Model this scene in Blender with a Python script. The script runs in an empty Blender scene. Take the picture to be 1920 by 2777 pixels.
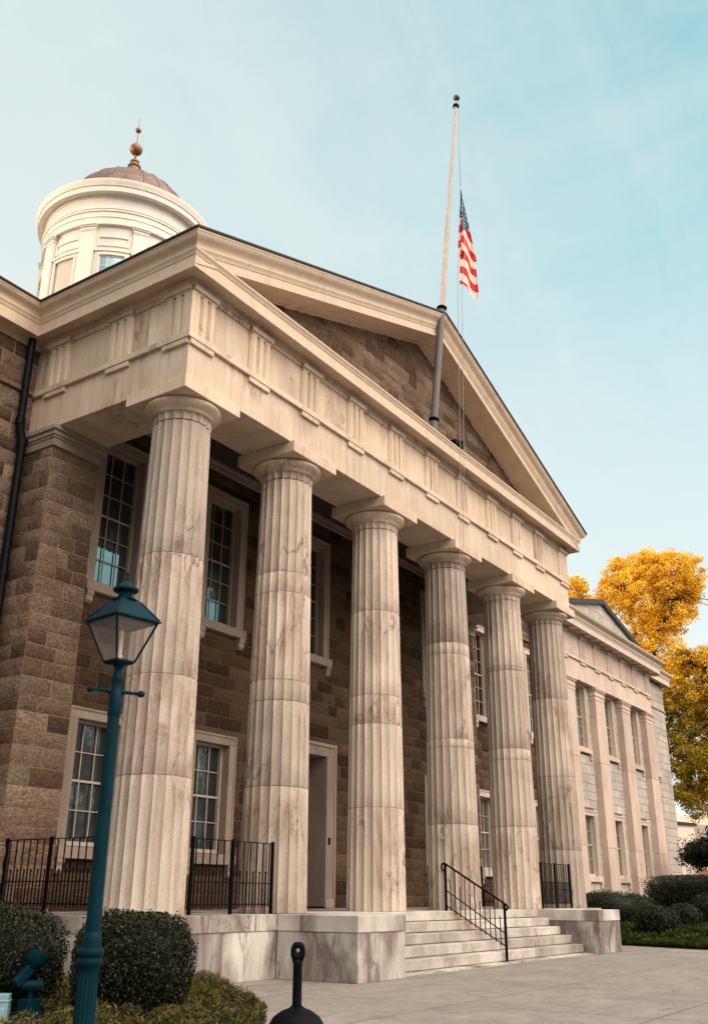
import bpy, bmesh, math, random
import numpy as np
from mathutils import Vector, Matrix
R = math.radians
random.seed(11)
rng = np.random.default_rng(11)
scene = bpy.context.scene
COL = scene.collection

# ------------------------------------------------------------------ materials
def new_mat(name):
    m = bpy.data.materials.new(name); m.use_nodes = True
    nt = m.node_tree; nt.nodes.clear()
    out = nt.nodes.new('ShaderNodeOutputMaterial')
    b = nt.nodes.new('ShaderNodeBsdfPrincipled')
    nt.links.new(b.outputs[0], out.inputs[0])
    return m, nt, b
def N(nt, typ, **kw):
    n = nt.nodes.new(typ)
    for k, v in kw.items():
        if k.startswith('i_'): n.inputs[int(k[2:])].default_value = v
        else: setattr(n, k, v)
    return n
def L(nt, a, b): nt.links.new(a, b)
def sock(nt, x, inp):
    if hasattr(x, 'links') or hasattr(x, 'is_linked'): nt.links.new(x, inp)
    else: inp.default_value = x
def math_(nt, op, a, b=0.0, c=None, clamp=False):
    n = nt.nodes.new('ShaderNodeMath'); n.operation = op; n.use_clamp = clamp
    sock(nt, a, n.inputs[0]); sock(nt, b, n.inputs[1])
    if c is not None: sock(nt, c, n.inputs[2])
    return n.outputs[0]
def mix_(nt, f, a, b, mode='MIX'):
    n = nt.nodes.new('ShaderNodeMix'); n.data_type = 'RGBA'; n.blend_type = mode
    sock(nt, f, n.inputs[0])
    for v, i in ((a, 6), (b, 7)):
        if isinstance(v, tuple): v = (v + (1.0,))[:4]
        sock(nt, v, n.inputs[i])
    return n.outputs[2]
def ramp_(nt, f, stops, interp='LINEAR'):
    n = nt.nodes.new('ShaderNodeValToRGB'); n.color_ramp.interpolation = interp
    e = n.color_ramp.elements
    while len(e) < len(stops): e.new(0.5)
    for el, (p, c) in zip(e, stops):
        el.position = p
        el.color = (c, c, c, 1) if not isinstance(c, tuple) else c + (1,)
    sock(nt, f, n.inputs[0])
    return n.outputs[0]
def noise_(nt, vec, scale, detail=4.0, rough=0.55, dist=0.0):
    n = nt.nodes.new('ShaderNodeTexNoise')
    n.inputs['Scale'].default_value = scale; n.inputs['Detail'].default_value = detail
    n.inputs['Roughness'].default_value = rough; n.inputs['Distortion'].default_value = dist
    if vec is not None: L(nt, vec, n.inputs['Vector'])
    return n.outputs['Fac']
def mapping_(nt, vec, scale=(1, 1, 1), rot=(0, 0, 0), loc=None):
    n = nt.nodes.new('ShaderNodeMapping')
    n.inputs['Scale'].default_value = scale; n.inputs['Rotation'].default_value = rot
    L(nt, vec, n.inputs['Vector'])
    if loc is not None: sock(nt, loc, n.inputs['Location'])
    return n.outputs[0]
def pos_(nt): return nt.nodes.new('ShaderNodeNewGeometry').outputs['Position']
def attr_(nt, name):
    n = nt.nodes.new('ShaderNodeAttribute'); n.attribute_name = name
    return n
def bump_(nt, b, h, strength=0.3, dist=0.02, prev=None):
    n = nt.nodes.new('ShaderNodeBump'); n.inputs['Strength'].default_value = strength
    n.inputs['Distance'].default_value = dist; L(nt, h, n.inputs['Height'])
    if prev is not None: L(nt, prev, n.inputs['Normal'])
    L(nt, n.outputs[0], b.inputs['Normal']); return n.outputs[0]

def marble(name, base, base2, vein, vein_amt=0.5, rough=0.62, streak=0.35, stain=(0.30, 0.20, 0.13), stain_amt=0.25, pebble=0.35, plo=.53, lo=.86, hi=1.08, bw=.03, ba=.55, rust=False):
    """weathered veined marble; 'blk' colour attribute: r,g random per block, b joint darkness"""
    m, nt, b = new_mat(name)
    p = pos_(nt); at = attr_(nt, 'blk')
    sep = nt.nodes.new('ShaderNodeSeparateColor'); L(nt, at.outputs['Color'], sep.inputs[0])
    off = nt.nodes.new('ShaderNodeVectorMath'); off.operation = 'SCALE'; L(nt, at.outputs['Vector'], off.inputs[0]); off.inputs['Scale'].default_value = 37.0
    add = nt.nodes.new('ShaderNodeVectorMath'); add.operation = 'ADD'; L(nt, p, add.inputs[0]); L(nt, off.outputs[0], add.inputs[1])
    v = add.outputs[0]
    tone = noise_(nt, mapping_(nt, v, (1, 1, .45)), 1.3, 5, .6, .4)
    col = mix_(nt, ramp_(nt, tone, [(.32, 0.0), (.68, 1.0)]), base, base2)
    # veins: thin bands of a warped field, only in patches, running diagonally
    vr = mapping_(nt, v, (1.5, 1.5, .42), (R(22), R(34), R(12)))
    f1 = noise_(nt, vr, 1.0, 5, .58, .9)
    d1 = math_(nt, 'ABSOLUTE', math_(nt, 'SUBTRACT', f1, .5))
    thin = ramp_(nt, d1, [(0.0, 1.0), (.010, .5), (.026, 0.0)])
    f2 = noise_(nt, vr, .45, 6, .62, .8)
    broad = ramp_(nt, math_(nt, 'ABSOLUTE', math_(nt, 'SUBTRACT', f2, .47)), [(0.0, 1.0), (bw, .6), (bw * 2.5, 0.0)])
    patch = ramp_(nt, noise_(nt, v, .5, 2, .5), [(plo, 0.0), (plo + .11, 1.0)])
    vmask = math_(nt, 'MULTIPLY', math_(nt, 'MAXIMUM', thin, math_(nt, 'MULTIPLY', broad, ba)), math_(nt, 'MULTIPLY', patch, vein_amt), clamp=True)
    vcol = mix_(nt, noise_(nt, v, 9, 3), vein, tuple(c * .6 for c in vein))
    col = mix_(nt, vmask, col, vcol)
    # vertical weather streaks
    st = noise_(nt, mapping_(nt, p, (7, 7, .35)), 1.0, 4, .6)
    col = mix_(nt, math_(nt, 'MULTIPLY', ramp_(nt, st, [(.5, 0.0), (.72, 1.0)]), streak), col, tuple(c * .62 for c in base), 'MIX')
    sm = math_(nt, 'MULTIPLY', ramp_(nt, noise_(nt, p, .9, 6, .7, .5), [(.55, 0.0), (.75, 1.0)]), stain_amt)
    col = mix_(nt, sm, col, stain)
    # per block brightness
    br = nt.nodes.new('ShaderNodeMapRange'); L(nt, sep.outputs[0], br.inputs[0]); br.inputs[3].default_value = lo; br.inputs[4].default_value = hi
    col = mix_(nt, 1.0, col, br.outputs[0], 'MULTIPLY')
    # fine speckle
    sp = noise_(nt, p, 38, 4, .7)
    col = mix_(nt, .2 + .25 * pebble, col, mix_(nt, 1.0, col, ramp_(nt, sp, [(.3, .55), (.7, 1.25)]), 'MULTIPLY'))
    if rust:
        s3 = nt.nodes.new('ShaderNodeSeparateXYZ'); L(nt, p, s3.inputs[0])
        d_ = math_(nt, 'ABSOLUTE', math_(nt, 'SUBTRACT', s3.outputs[0], 8.22)); rm = ramp_(nt, math_(nt, 'ADD', d_, math_(nt, 'MULTIPLY', noise_(nt, p, 4, 5, .7), .5)), [(.28, 1.0), (.52, 0.0)])
        rm = math_(nt, 'MULTIPLY', rm, ramp_(nt, math_(nt, 'ADD', math_(nt, 'MULTIPLY', s3.outputs[2], 1.0), .6), [(.0, 0.0), (.35, .75)])); col = mix_(nt, rm, col, (.26, .10, .035))
        gr_ = math_(nt, 'MULTIPLY', ramp_(nt, noise_(nt, mapping_(nt, p, (1, 1, 3)), 1.6, 6, .7), [(.5, 0.0), (.68, .6)]), 1.0); col = mix_(nt, gr_, col, (.24, .215, .17))
    # joints
    col = mix_(nt, math_(nt, 'MULTIPLY', sep.outputs[2], .8), col, (.10, .075, .06))
    L(nt, col, b.inputs['Base Color'])
    b.inputs['Roughness'].default_value = rough; b.inputs['Specular IOR Level'].default_value = .3
    h = math_(nt, 'ADD', math_(nt, 'MULTIPLY', noise_(nt, p, 45, 4, .65), pebble), math_(nt, 'MULTIPLY', noise_(nt, v, 4, 5, .6), .6))
    h = math_(nt, 'SUBTRACT', h, math_(nt, 'MULTIPLY', thin, math_(nt, 'MULTIPLY', patch, .25)))
    bump_(nt, b, h, .55, .02)
    return m

def rubble(name, cols, mortar, bump=.8, k=1.0):
    m, nt, b = new_mat(name)
    p = pos_(nt); at = attr_(nt, 'blk')
    sep = nt.nodes.new('ShaderNodeSeparateColor'); L(nt, at.outputs['Color'], sep.inputs[0])
    off = nt.nodes.new('ShaderNodeVectorMath'); off.operation = 'SCALE'; L(nt, at.outputs['Vector'], off.inputs[0]); off.inputs['Scale'].default_value = 19.0
    add = nt.nodes.new('ShaderNodeVectorMath'); add.operation = 'ADD'; L(nt, p, add.inputs[0]); L(nt, off.outputs[0], add.inputs[1])
    v = add.outputs[0]
    base = ramp_(nt, sep.outputs[0], [(0.0, cols[0]), (.35, cols[1]), (.62, cols[2]), (.88, cols[3]), (1.0, cols[4])])
    # streaky bedding grain, direction differs by block
    rot = nt.nodes.new('ShaderNodeCombineXYZ'); L(nt, math_(nt, 'MULTIPLY', math_(nt, 'SUBTRACT', sep.outputs[1], .5), 1.6), rot.inputs[1]); L(nt, math_(nt, 'MULTIPLY', math_(nt, 'SUBTRACT', sep.outputs[0], .5), 1.2), rot.inputs[0])
    mp = nt.nodes.new('ShaderNodeMapping'); L(nt, v, mp.inputs['Vector']); L(nt, rot.outputs[0], mp.inputs['Rotation']); mp.inputs['Scale'].default_value = (1.6, 1.6, 7)
    grain = noise_(nt, mp.outputs[0], 5.2, 8, .78, .6)
    col = mix_(nt, 1.0, base, ramp_(nt, grain, [(.28, 1 - .48 * k), (.5, 1.0), (.74, 1 + .5 * k)]), 'MULTIPLY')
    fine = noise_(nt, v, 26, 6, .8)
    col = mix_(nt, 1.0, col, ramp_(nt, fine, [(.36, 1 - .62 * k), (.64, 1 + .8 * k)]), 'MULTIPLY')
    big = noise_(nt, p, .6, 4, .6)
    col = mix_(nt, 1.0, col, ramp_(nt, big, [(.3, .82), (.7, 1.14)]), 'MULTIPLY')
    mcol = mix_(nt, 1.0, mortar + (1,), ramp_(nt, noise_(nt, p, 8, 4), [(.3, .7), (.7, 1.2)]), 'MULTIPLY')
    col = mix_(nt, sep.outputs[2], col, mcol)
    L(nt, col, b.inputs['Base Color']); b.inputs['Roughness'].default_value = .9; b.inputs['Specular IOR Level'].default_value = .15
    h = math_(nt, 'ADD', grain, math_(nt, 'MULTIPLY', fine, .45))
    h = math_(nt, 'MULTIPLY', h, math_(nt, 'SUBTRACT', 1.15, sep.outputs[2]))
    bump_(nt, b, h, bump, .035)
    return m

def paint(name, col, rough=.5, var=.12, metallic=0.0, bump=.08, streak=.2, scale=6, dirt=None, spec=.35, seam=0):
    m, nt, b = new_mat(name); p = pos_(nt)
    a = noise_(nt, p, scale, 5, .6)
    c = mix_(nt, 1.0, col + (1,), ramp_(nt, a, [(.3, 1 - var), (.7, 1 + var)]), 'MULTIPLY')
    st = noise_(nt, mapping_(nt, p, (6, 6, .6)), 1.2, 4, .6)
    c = mix_(nt, math_(nt, 'MULTIPLY', ramp_(nt, st, [(.5, 0.0), (.75, 1.0)]), streak), c, dirt or tuple(x * .6 for x in col))
    if seam:
        s3 = nt.nodes.new('ShaderNodeSeparateXYZ'); L(nt, p, s3.inputs[0]); fr_ = math_(nt, 'FRACT', math_(nt, 'DIVIDE', math_(nt, 'ADD', s3.outputs[0], math_(nt, 'MULTIPLY', s3.outputs[1], 1.0)), seam))
        c = mix_(nt, math_(nt, 'MULTIPLY', math_(nt, 'LESS_THAN', fr_, .007 / seam), .6), c, tuple(x * .3 for x in col))
        gr = ramp_(nt, noise_(nt, mapping_(nt, p, (3, 3, 1)), 1.4, 6, .7), [(.52, 0.0), (.72, .45)]); c = mix_(nt, gr, c, tuple(x * y for x, y in zip(col, (.62, .58, .52))))
    L(nt, c, b.inputs['Base Color'])
    L(nt, math_(nt, 'ADD', math_(nt, 'MULTIPLY', a, .25), rough - .12), b.inputs['Roughness'])
    b.inputs['Metallic'].default_value = metallic; b.inputs['Specular IOR Level'].default_value = spec
    bump_(nt, b, noise_(nt, p, 30, 3), bump, .01)
    return m

M = {}
M['marble'] = marble('cream_marble', (.57, .445, .335), (.70, .585, .465), (.31, .195, .14), .95, streak=.5, plo=.52)
M['column'] = marble('weathered_column_marble', (.465, .39, .33), (.62, .54, .46), (.27, .17, .13), 1.0, streak=.6, stain=(.30, .235, .19), stain_amt=.6, pebble=.9, plo=.47, lo=.70, hi=1.12)
M['marble_wing'] = marble('pink_marble', (.52, .405, .335), (.64, .53, .45), (.33, .23, .19), .5, streak=.25, stain_amt=.15)
M['marble_base'] = marble('grey_white_marble', (.42, .395, .365), (.62, .595, .56), (.22, .175, .165), 1.0, streak=.3, stain=(.22, .16, .12), stain_amt=.5, plo=.40, lo=.72, hi=1.1, bw=.055, ba=1.1)
M['marble_steps'] = marble('worn_step_marble', (.40, .375, .34), (.58, .555, .51), (.22, .175, .165), .9, streak=.2, stain=(.22, .16, .12), stain_amt=.55, plo=.50, lo=.72, hi=1.1, bw=.05, ba=.9, rust=True)
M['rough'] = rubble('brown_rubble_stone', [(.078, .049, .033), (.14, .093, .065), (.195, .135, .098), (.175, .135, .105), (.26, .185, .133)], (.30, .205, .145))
M['rough_dark'] = rubble('umber_rubble_stone', [(.040, .025, .015), (.072, .044, .025), (.10, .062, .034), (.085, .06, .042), (.13, .082, .048)], (.13, .088, .058))  # same brown rubble, with shade put into its darker colours
M['ashlar'] = rubble('pale_ashlar_stone', [(.37, .345, .32), (.42, .395, .365), (.46, .435, .405), (.44, .40, .365), (.50, .465, .42)], (.16, .14, .125), .3, k=.35)
M['trim'] = paint('cream_painted_cornice', (.60, .475, .36), .5, .07, streak=.35, scale=2.5, bump=.05, seam=2.37)
M['trim2'] = paint('pale_wing_cornice', (.66, .565, .475), .5, .06, streak=.3, scale=2.5, bump=.05, seam=2.9)
M['white'] = paint('white_cupola_paint', (.82, .77, .71), .5, .05, streak=.2, scale=3, bump=.05, dirt=(.55, .45, .36))
M['sash'] = paint('sash_paint', (.34, .26, .19), .5, .1)
M['sash_light'] = paint('light_sash_paint', (.50, .44, .37), .5, .08)
M['stonetrim'] = marble('grey_stone_trim', (.27, .215, .175), (.37, .305, .25), (.2, .15, .13), .5, streak=.25)
M['roof'] = paint('dark_copper_roof', (.010, .011, .011), .5, .3, bump=.1)
M['copper'] = None
M['green'] = paint('dark_teal_paint', (.0010, .020, .030), .42, .25, bump=.03, streak=.2, dirt=(.003, .024, .032), spec=.06)
M['pipe'] = paint('black_green_pipe', (.003, .006, .007), .45, .3, bump=.05, spec=.1)
M['iron'] = paint('black_iron', (.0025, .003, .0045), .5, .2, bump=.05, spec=.05)
M['black'] = paint('black_plastic', (.0012, .0025, .004), .5, .3, bump=.04, spec=.07)
M['polewhite'] = paint('white_pole_paint', (.44, .41, .385), .4, .15, streak=.6)
M['polegrey'] = paint('grey_pole_steel', (.13, .125, .125), .5, .12, streak=.3)
M['bark2'] = paint('dark_bronze', (.10, .07, .055), .4, .1, metallic=.4)
M['brass'] = paint('brass', (.45, .25, .08), .35, .1, metallic=.8)
M['gilt'] = paint('dull_gilt_bronze', (.25, .13, .07), .45, .25, metallic=.4, streak=.3, scale=12)
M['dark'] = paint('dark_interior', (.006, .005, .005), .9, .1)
M['ceiling'] = paint('porch_ceiling', (.05, .042, .036), .7, .1)  # grey-white ceiling with the porch shade put into its colour
M['door'] = paint('grey_door_panel', (.11, .105, .10), .5, .15)
M['blind'] = paint('cream_blind', (.62, .54, .46), .7, .05)
M['bluebox'] = paint('pale_blue_box', (.20, .36, .40), .5, .1)
M['rope'] = paint('rope', (.36, .33, .30), .8, .1)
M['bark'] = paint('dark_bark', (.035, .024, .018), .9, .3, bump=.6, scale=14)
M['tan_wall'] = paint('apricot_render', (.62, .33, .20), .8, .08)
M['pale_wall'] = paint('pale_render', (.72, .62, .55), .8, .05)
M['car_white'] = paint('white_car_paint', (.70, .70, .70), .25, .02)
M['car_red'] = paint('red_car_paint', (.35, .04, .03), .25, .02)
M['tyre'] = paint('tyre', (.015, .015, .016), .8, .1)

def copper():
    m, nt, b = new_mat('weathered_copper'); p = pos_(nt)
    a = noise_(nt, p, 2.2, 6, .7, .8); f = noise_(nt, p, 16, 4, .7)
    c = ramp_(nt, a, [(.3, (.075, .048, .036)), (.5, (.15, .092, .066)), (.72, (.24, .175, .14))])
    c = mix_(nt, ramp_(nt, f, [(.58, 0.0), (.68, .75)]), c, (.48, .40, .34))
    L(nt, c, b.inputs['Base Color']); b.inputs['Roughness'].default_value = .5; b.inputs['Metallic'].default_value = .25
    bump_(nt, b, f, .25, .02); return m
M['copper'] = copper()

def glass(name, dark=(.004, .006, .007), refl=.32, tint=(.42, .78, .86), blinds=False, branches=False):
    m, nt, b = new_mat(name); p = pos_(nt)
    c = dark
    if blinds:
        s = nt.nodes.new('ShaderNodeSeparateXYZ'); L(nt, p, s.inputs[0])
        w = math_(nt, 'FRACT', math_(nt, 'MULTIPLY', s.outputs[2], 26.0))
        c = mix_(nt, ramp_(nt, w, [(.35, 0.0), (.5, 1.0)]), dark, (.03, .034, .034))
    if isinstance(c, tuple): b.inputs['Base Color'].default_value = c + (1,)
    else: L(nt, c, b.inputs['Base Color'])
    b.inputs['Roughness'].default_value = .6
    g = nt.nodes.new('ShaderNodeBsdfGlossy'); g.inputs['Color'].default_value = tint + (1,); g.inputs['Roughness'].default_value = .015
    bm_ = nt.nodes.new('ShaderNodeBump'); bm_.inputs['Strength'].default_value = .10; bm_.inputs['Distance'].default_value = .01
    L(nt, noise_(nt, p, 3.0, 2, .5), bm_.inputs['Height']); L(nt, bm_.outputs[0], g.inputs['Normal'])
    if branches:  # reflected branches and sky gaps painted into the gloss colour
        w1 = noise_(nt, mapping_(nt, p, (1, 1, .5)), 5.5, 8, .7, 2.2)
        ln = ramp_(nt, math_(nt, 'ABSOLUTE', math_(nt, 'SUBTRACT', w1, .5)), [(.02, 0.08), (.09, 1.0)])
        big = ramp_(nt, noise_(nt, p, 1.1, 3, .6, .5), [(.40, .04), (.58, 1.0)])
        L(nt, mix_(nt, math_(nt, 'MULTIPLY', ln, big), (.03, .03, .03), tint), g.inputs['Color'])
    mx = nt.nodes.new('ShaderNodeMixShader'); mx.inputs[0].default_value = refl
    L(nt, b.outputs[0], mx.inputs[1]); L(nt, g.outputs[0], mx.inputs[2])
    L(nt, mx.outputs[0], nt.nodes['Material Output'].inputs[0])
    return m
M['glass'] = glass('dark_window_glass', (.002, .0025, .003), .15, (.40, .88, 1.0))
M['glass_low'] = glass('window_glass_with_blinds', (.005, .006, .007), .26, (.40, .62, .68), blinds=True, branches=True)
M['glass_wing'] = glass('wing_window_glass', (.05, .06, .06), .35, (.6, .72, .75))
def gold_refl_glass():  # golden reflection painted into the gloss colour on one side of the pane
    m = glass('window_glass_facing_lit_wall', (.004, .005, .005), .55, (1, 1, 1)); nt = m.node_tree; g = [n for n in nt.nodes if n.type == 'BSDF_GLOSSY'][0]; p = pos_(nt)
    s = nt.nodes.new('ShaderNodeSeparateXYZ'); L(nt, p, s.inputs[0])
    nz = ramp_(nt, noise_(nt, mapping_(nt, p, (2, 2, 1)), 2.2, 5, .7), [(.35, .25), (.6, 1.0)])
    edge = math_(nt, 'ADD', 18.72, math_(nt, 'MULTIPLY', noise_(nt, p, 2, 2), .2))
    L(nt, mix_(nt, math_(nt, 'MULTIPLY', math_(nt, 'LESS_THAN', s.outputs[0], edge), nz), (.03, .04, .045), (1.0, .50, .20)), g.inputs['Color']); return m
M['glass_gold'] = gold_refl_glass()
M['glass_gold_unused'] = glass('window_glass_facing_lit_wall', (.004, .005, .005), .55, (1.0, .5, .2))
M['glass_cupola'] = glass('cupola_glass', (.02, .04, .05), .4, (.45, .7, .8))
def lampglass():
    m, nt, b = new_mat('lamp_glass')
    b.inputs['Base Color'].default_value = (.55, .50, .47, 1); b.inputs['Roughness'].default_value = .18
    t = nt.nodes.new('ShaderNodeBsdfTransparent'); t.inputs[0].default_value = (.86, .84, .83, 1)
    mx = nt.nodes.new('ShaderNodeMixShader'); mx.inputs[0].default_value = .16
    L(nt, t.outputs[0], mx.inputs[1]); L(nt, b.outputs[0], mx.inputs[2]); L(nt, mx.outputs[0], nt.nodes['Material Output'].inputs[0])
    return m
M['lampglass'] = lampglass()

def concrete():
    m, nt, b = new_mat('concrete_paving'); p = pos_(nt)
    a = noise_(nt, p, .7, 6, .65, .4); f = noise_(nt, p, 55, 4, .7); g = noise_(nt, p, 5, 5, .65)
    c = mix_(nt, ramp_(nt, a, [(.3, 0.0), (.7, 1.0)]), (.185, .170, .156), (.265, .247, .228))
    c = mix_(nt, 1.0, c, ramp_(nt, g, [(.3, .86), (.7, 1.12)]), 'MULTIPLY')
    c = mix_(nt, 1.0, c, ramp_(nt, f, [(.3, .78), (.7, 1.2)]), 'MULTIPLY')
    # dark stain blotches and worn spots
    s = ramp_(nt, noise_(nt, mapping_(nt, p, (.8, 2.4, 1)), 1.1, 5, .7, .8), [(.56, 0.0), (.70, .55)])
    c = mix_(nt, ramp_(nt, noise_(nt, p, 14, 3, .5), [(.68, 0.0), (.74, .5)]), c, (.08, .07, .06))
    c = mix_(nt, ramp_(nt, math_(nt, 'ABSOLUTE', math_(nt, 'SUBTRACT', noise_(nt, p, .42, 6, .65, 1.2), .5)), [(0.0, .7), (.0035, 0.0)]), c, (.04, .035, .03))
    c = mix_(nt, s, c, (.12, .10, .09))
    # expansion joints with wobble
    s3 = nt.nodes.new('ShaderNodeSeparateXYZ'); L(nt, mapping_(nt, p, (1, 1, 1), (0, 0, R(0))), s3.inputs[0])
    wob = math_(nt, 'MULTIPLY', math_(nt, 'SUBTRACT', noise_(nt, p, 1.5, 3), .5), .02)
    jm = None
    for ax, per, o in ((0, 3.05, .95), (1, 2.45, 1.15)):
        u = math_(nt, 'ADD', s3.outputs[ax], wob)
        fr = math_(nt, 'ABSOLUTE', math_(nt, 'SUBTRACT', math_(nt, 'FRACT', math_(nt, 'DIVIDE', math_(nt, 'ADD', u, o), per)), .5))
        ln = math_(nt, 'LESS_THAN', fr, .010 / per)
        jm = ln if jm is None else math_(nt, 'MAXIMUM', jm, ln)
    c = mix_(nt, math_(nt, 'MULTIPLY', jm, .9), c, (.05, .042, .036))
    L(nt, c, b.inputs['Base Color']); b.inputs['Roughness'].default_value = .85; b.inputs['Specular IOR Level'].default_value = .2
    bump_(nt, b, math_(nt, 'SUBTRACT', f, math_(nt, 'MULTIPLY', jm, 1.5)), .3, .01)
    return m
M['concrete'] = concrete()
def soil():
    m, nt, b = new_mat('planting_soil'); p = pos_(nt)
    c = ramp_(nt, noise_(nt, p, 9, 6, .7), [(.3, (.012, .012, .006)), (.7, (.04, .034, .016))])
    L(nt, c, b.inputs['Base Color']); b.inputs['Roughness'].default_value = 1.0
    bump_(nt, b, noise_(nt, p, 25, 4), .8, .03); return m
M['soil'] = soil()
def asphalt():
    return paint('asphalt', (.06, .056, .052), .85, .15)
M['asphalt'] = asphalt()
def leafmat(name, c1, c2, c3, trans=.35, sheen=.0, rough=.55):
    m, nt, b = new_mat(name); at = attr_(nt, 'blk')
    sep = nt.nodes.new('ShaderNodeSeparateColor'); L(nt, at.outputs['Color'], sep.inputs[0])
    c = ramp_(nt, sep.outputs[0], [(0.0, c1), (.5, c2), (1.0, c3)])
    c = mix_(nt, 1.0, c, ramp_(nt, sep.outputs[1], [(0.0, .6), (1.0, 1.3)]), 'MULTIPLY')
    L(nt, c, b.inputs['Base Color']); b.inputs['Roughness'].default_value = rough
    b.inputs['Specular IOR Level'].default_value = .25
    t = nt.nodes.new('ShaderNodeBsdfTranslucent'); L(nt, c, t.inputs[0])
    mx = nt.nodes.new('ShaderNodeMixShader'); mx.inputs[0].default_value = trans
    L(nt, b.outputs[0], mx.inputs[1]); L(nt, t.outputs[0], mx.inputs[2]); L(nt, mx.outputs[0], nt.nodes['Material Output'].inputs[0])
    return m
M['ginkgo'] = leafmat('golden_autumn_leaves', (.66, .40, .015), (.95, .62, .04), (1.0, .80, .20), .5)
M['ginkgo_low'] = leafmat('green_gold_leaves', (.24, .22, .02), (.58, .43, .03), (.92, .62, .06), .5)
M['shrub'] = leafmat('dark_shrub_leaves', (.005, .010, .004), (.010, .017, .007), (.034, .026, .010), .08, rough=.5)
M['shrub2'] = leafmat('clipped_hedge_leaves', (.006, .013, .005), (.015, .028, .009), (.035, .05, .015), .12, rough=.5)
M['cover'] = leafmat('ground_cover_leaves', (.008, .011, .003), (.028, .030, .006), (.15, .125, .022), .2)
M['cover2'] = leafmat('ivy_ground_cover', (.018, .03, .008), (.055, .075, .014), (.13, .145, .03), .25)
M['evergreen'] = leafmat('dark_evergreen_leaves', (.004, .010, .005), (.008, .018, .008), (.015, .03, .012), .05)
for k, c in (('red', (.55, .02, .03)), ('flagwhite', (.80, .72, .62)), ('navy', (.015, .055, .12))):
    m, nt, b = new_mat('flag_' + k); b.inputs['Base Color'].default_value = c + (1,); b.inputs['Roughness'].default_value = .8
    t = nt.nodes.new('ShaderNodeBsdfTranslucent'); t.inputs[0].default_value = c + (1,)
    mx = nt.nodes.new('ShaderNodeMixShader'); mx.inputs[0].default_value = .4
    L(nt, b.outputs[0], mx.inputs[1]); L(nt, t.outputs[0], mx.inputs[2]); L(nt, mx.outputs[0], nt.nodes['Material Output'].inputs[0])
    M[k] = m

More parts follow.
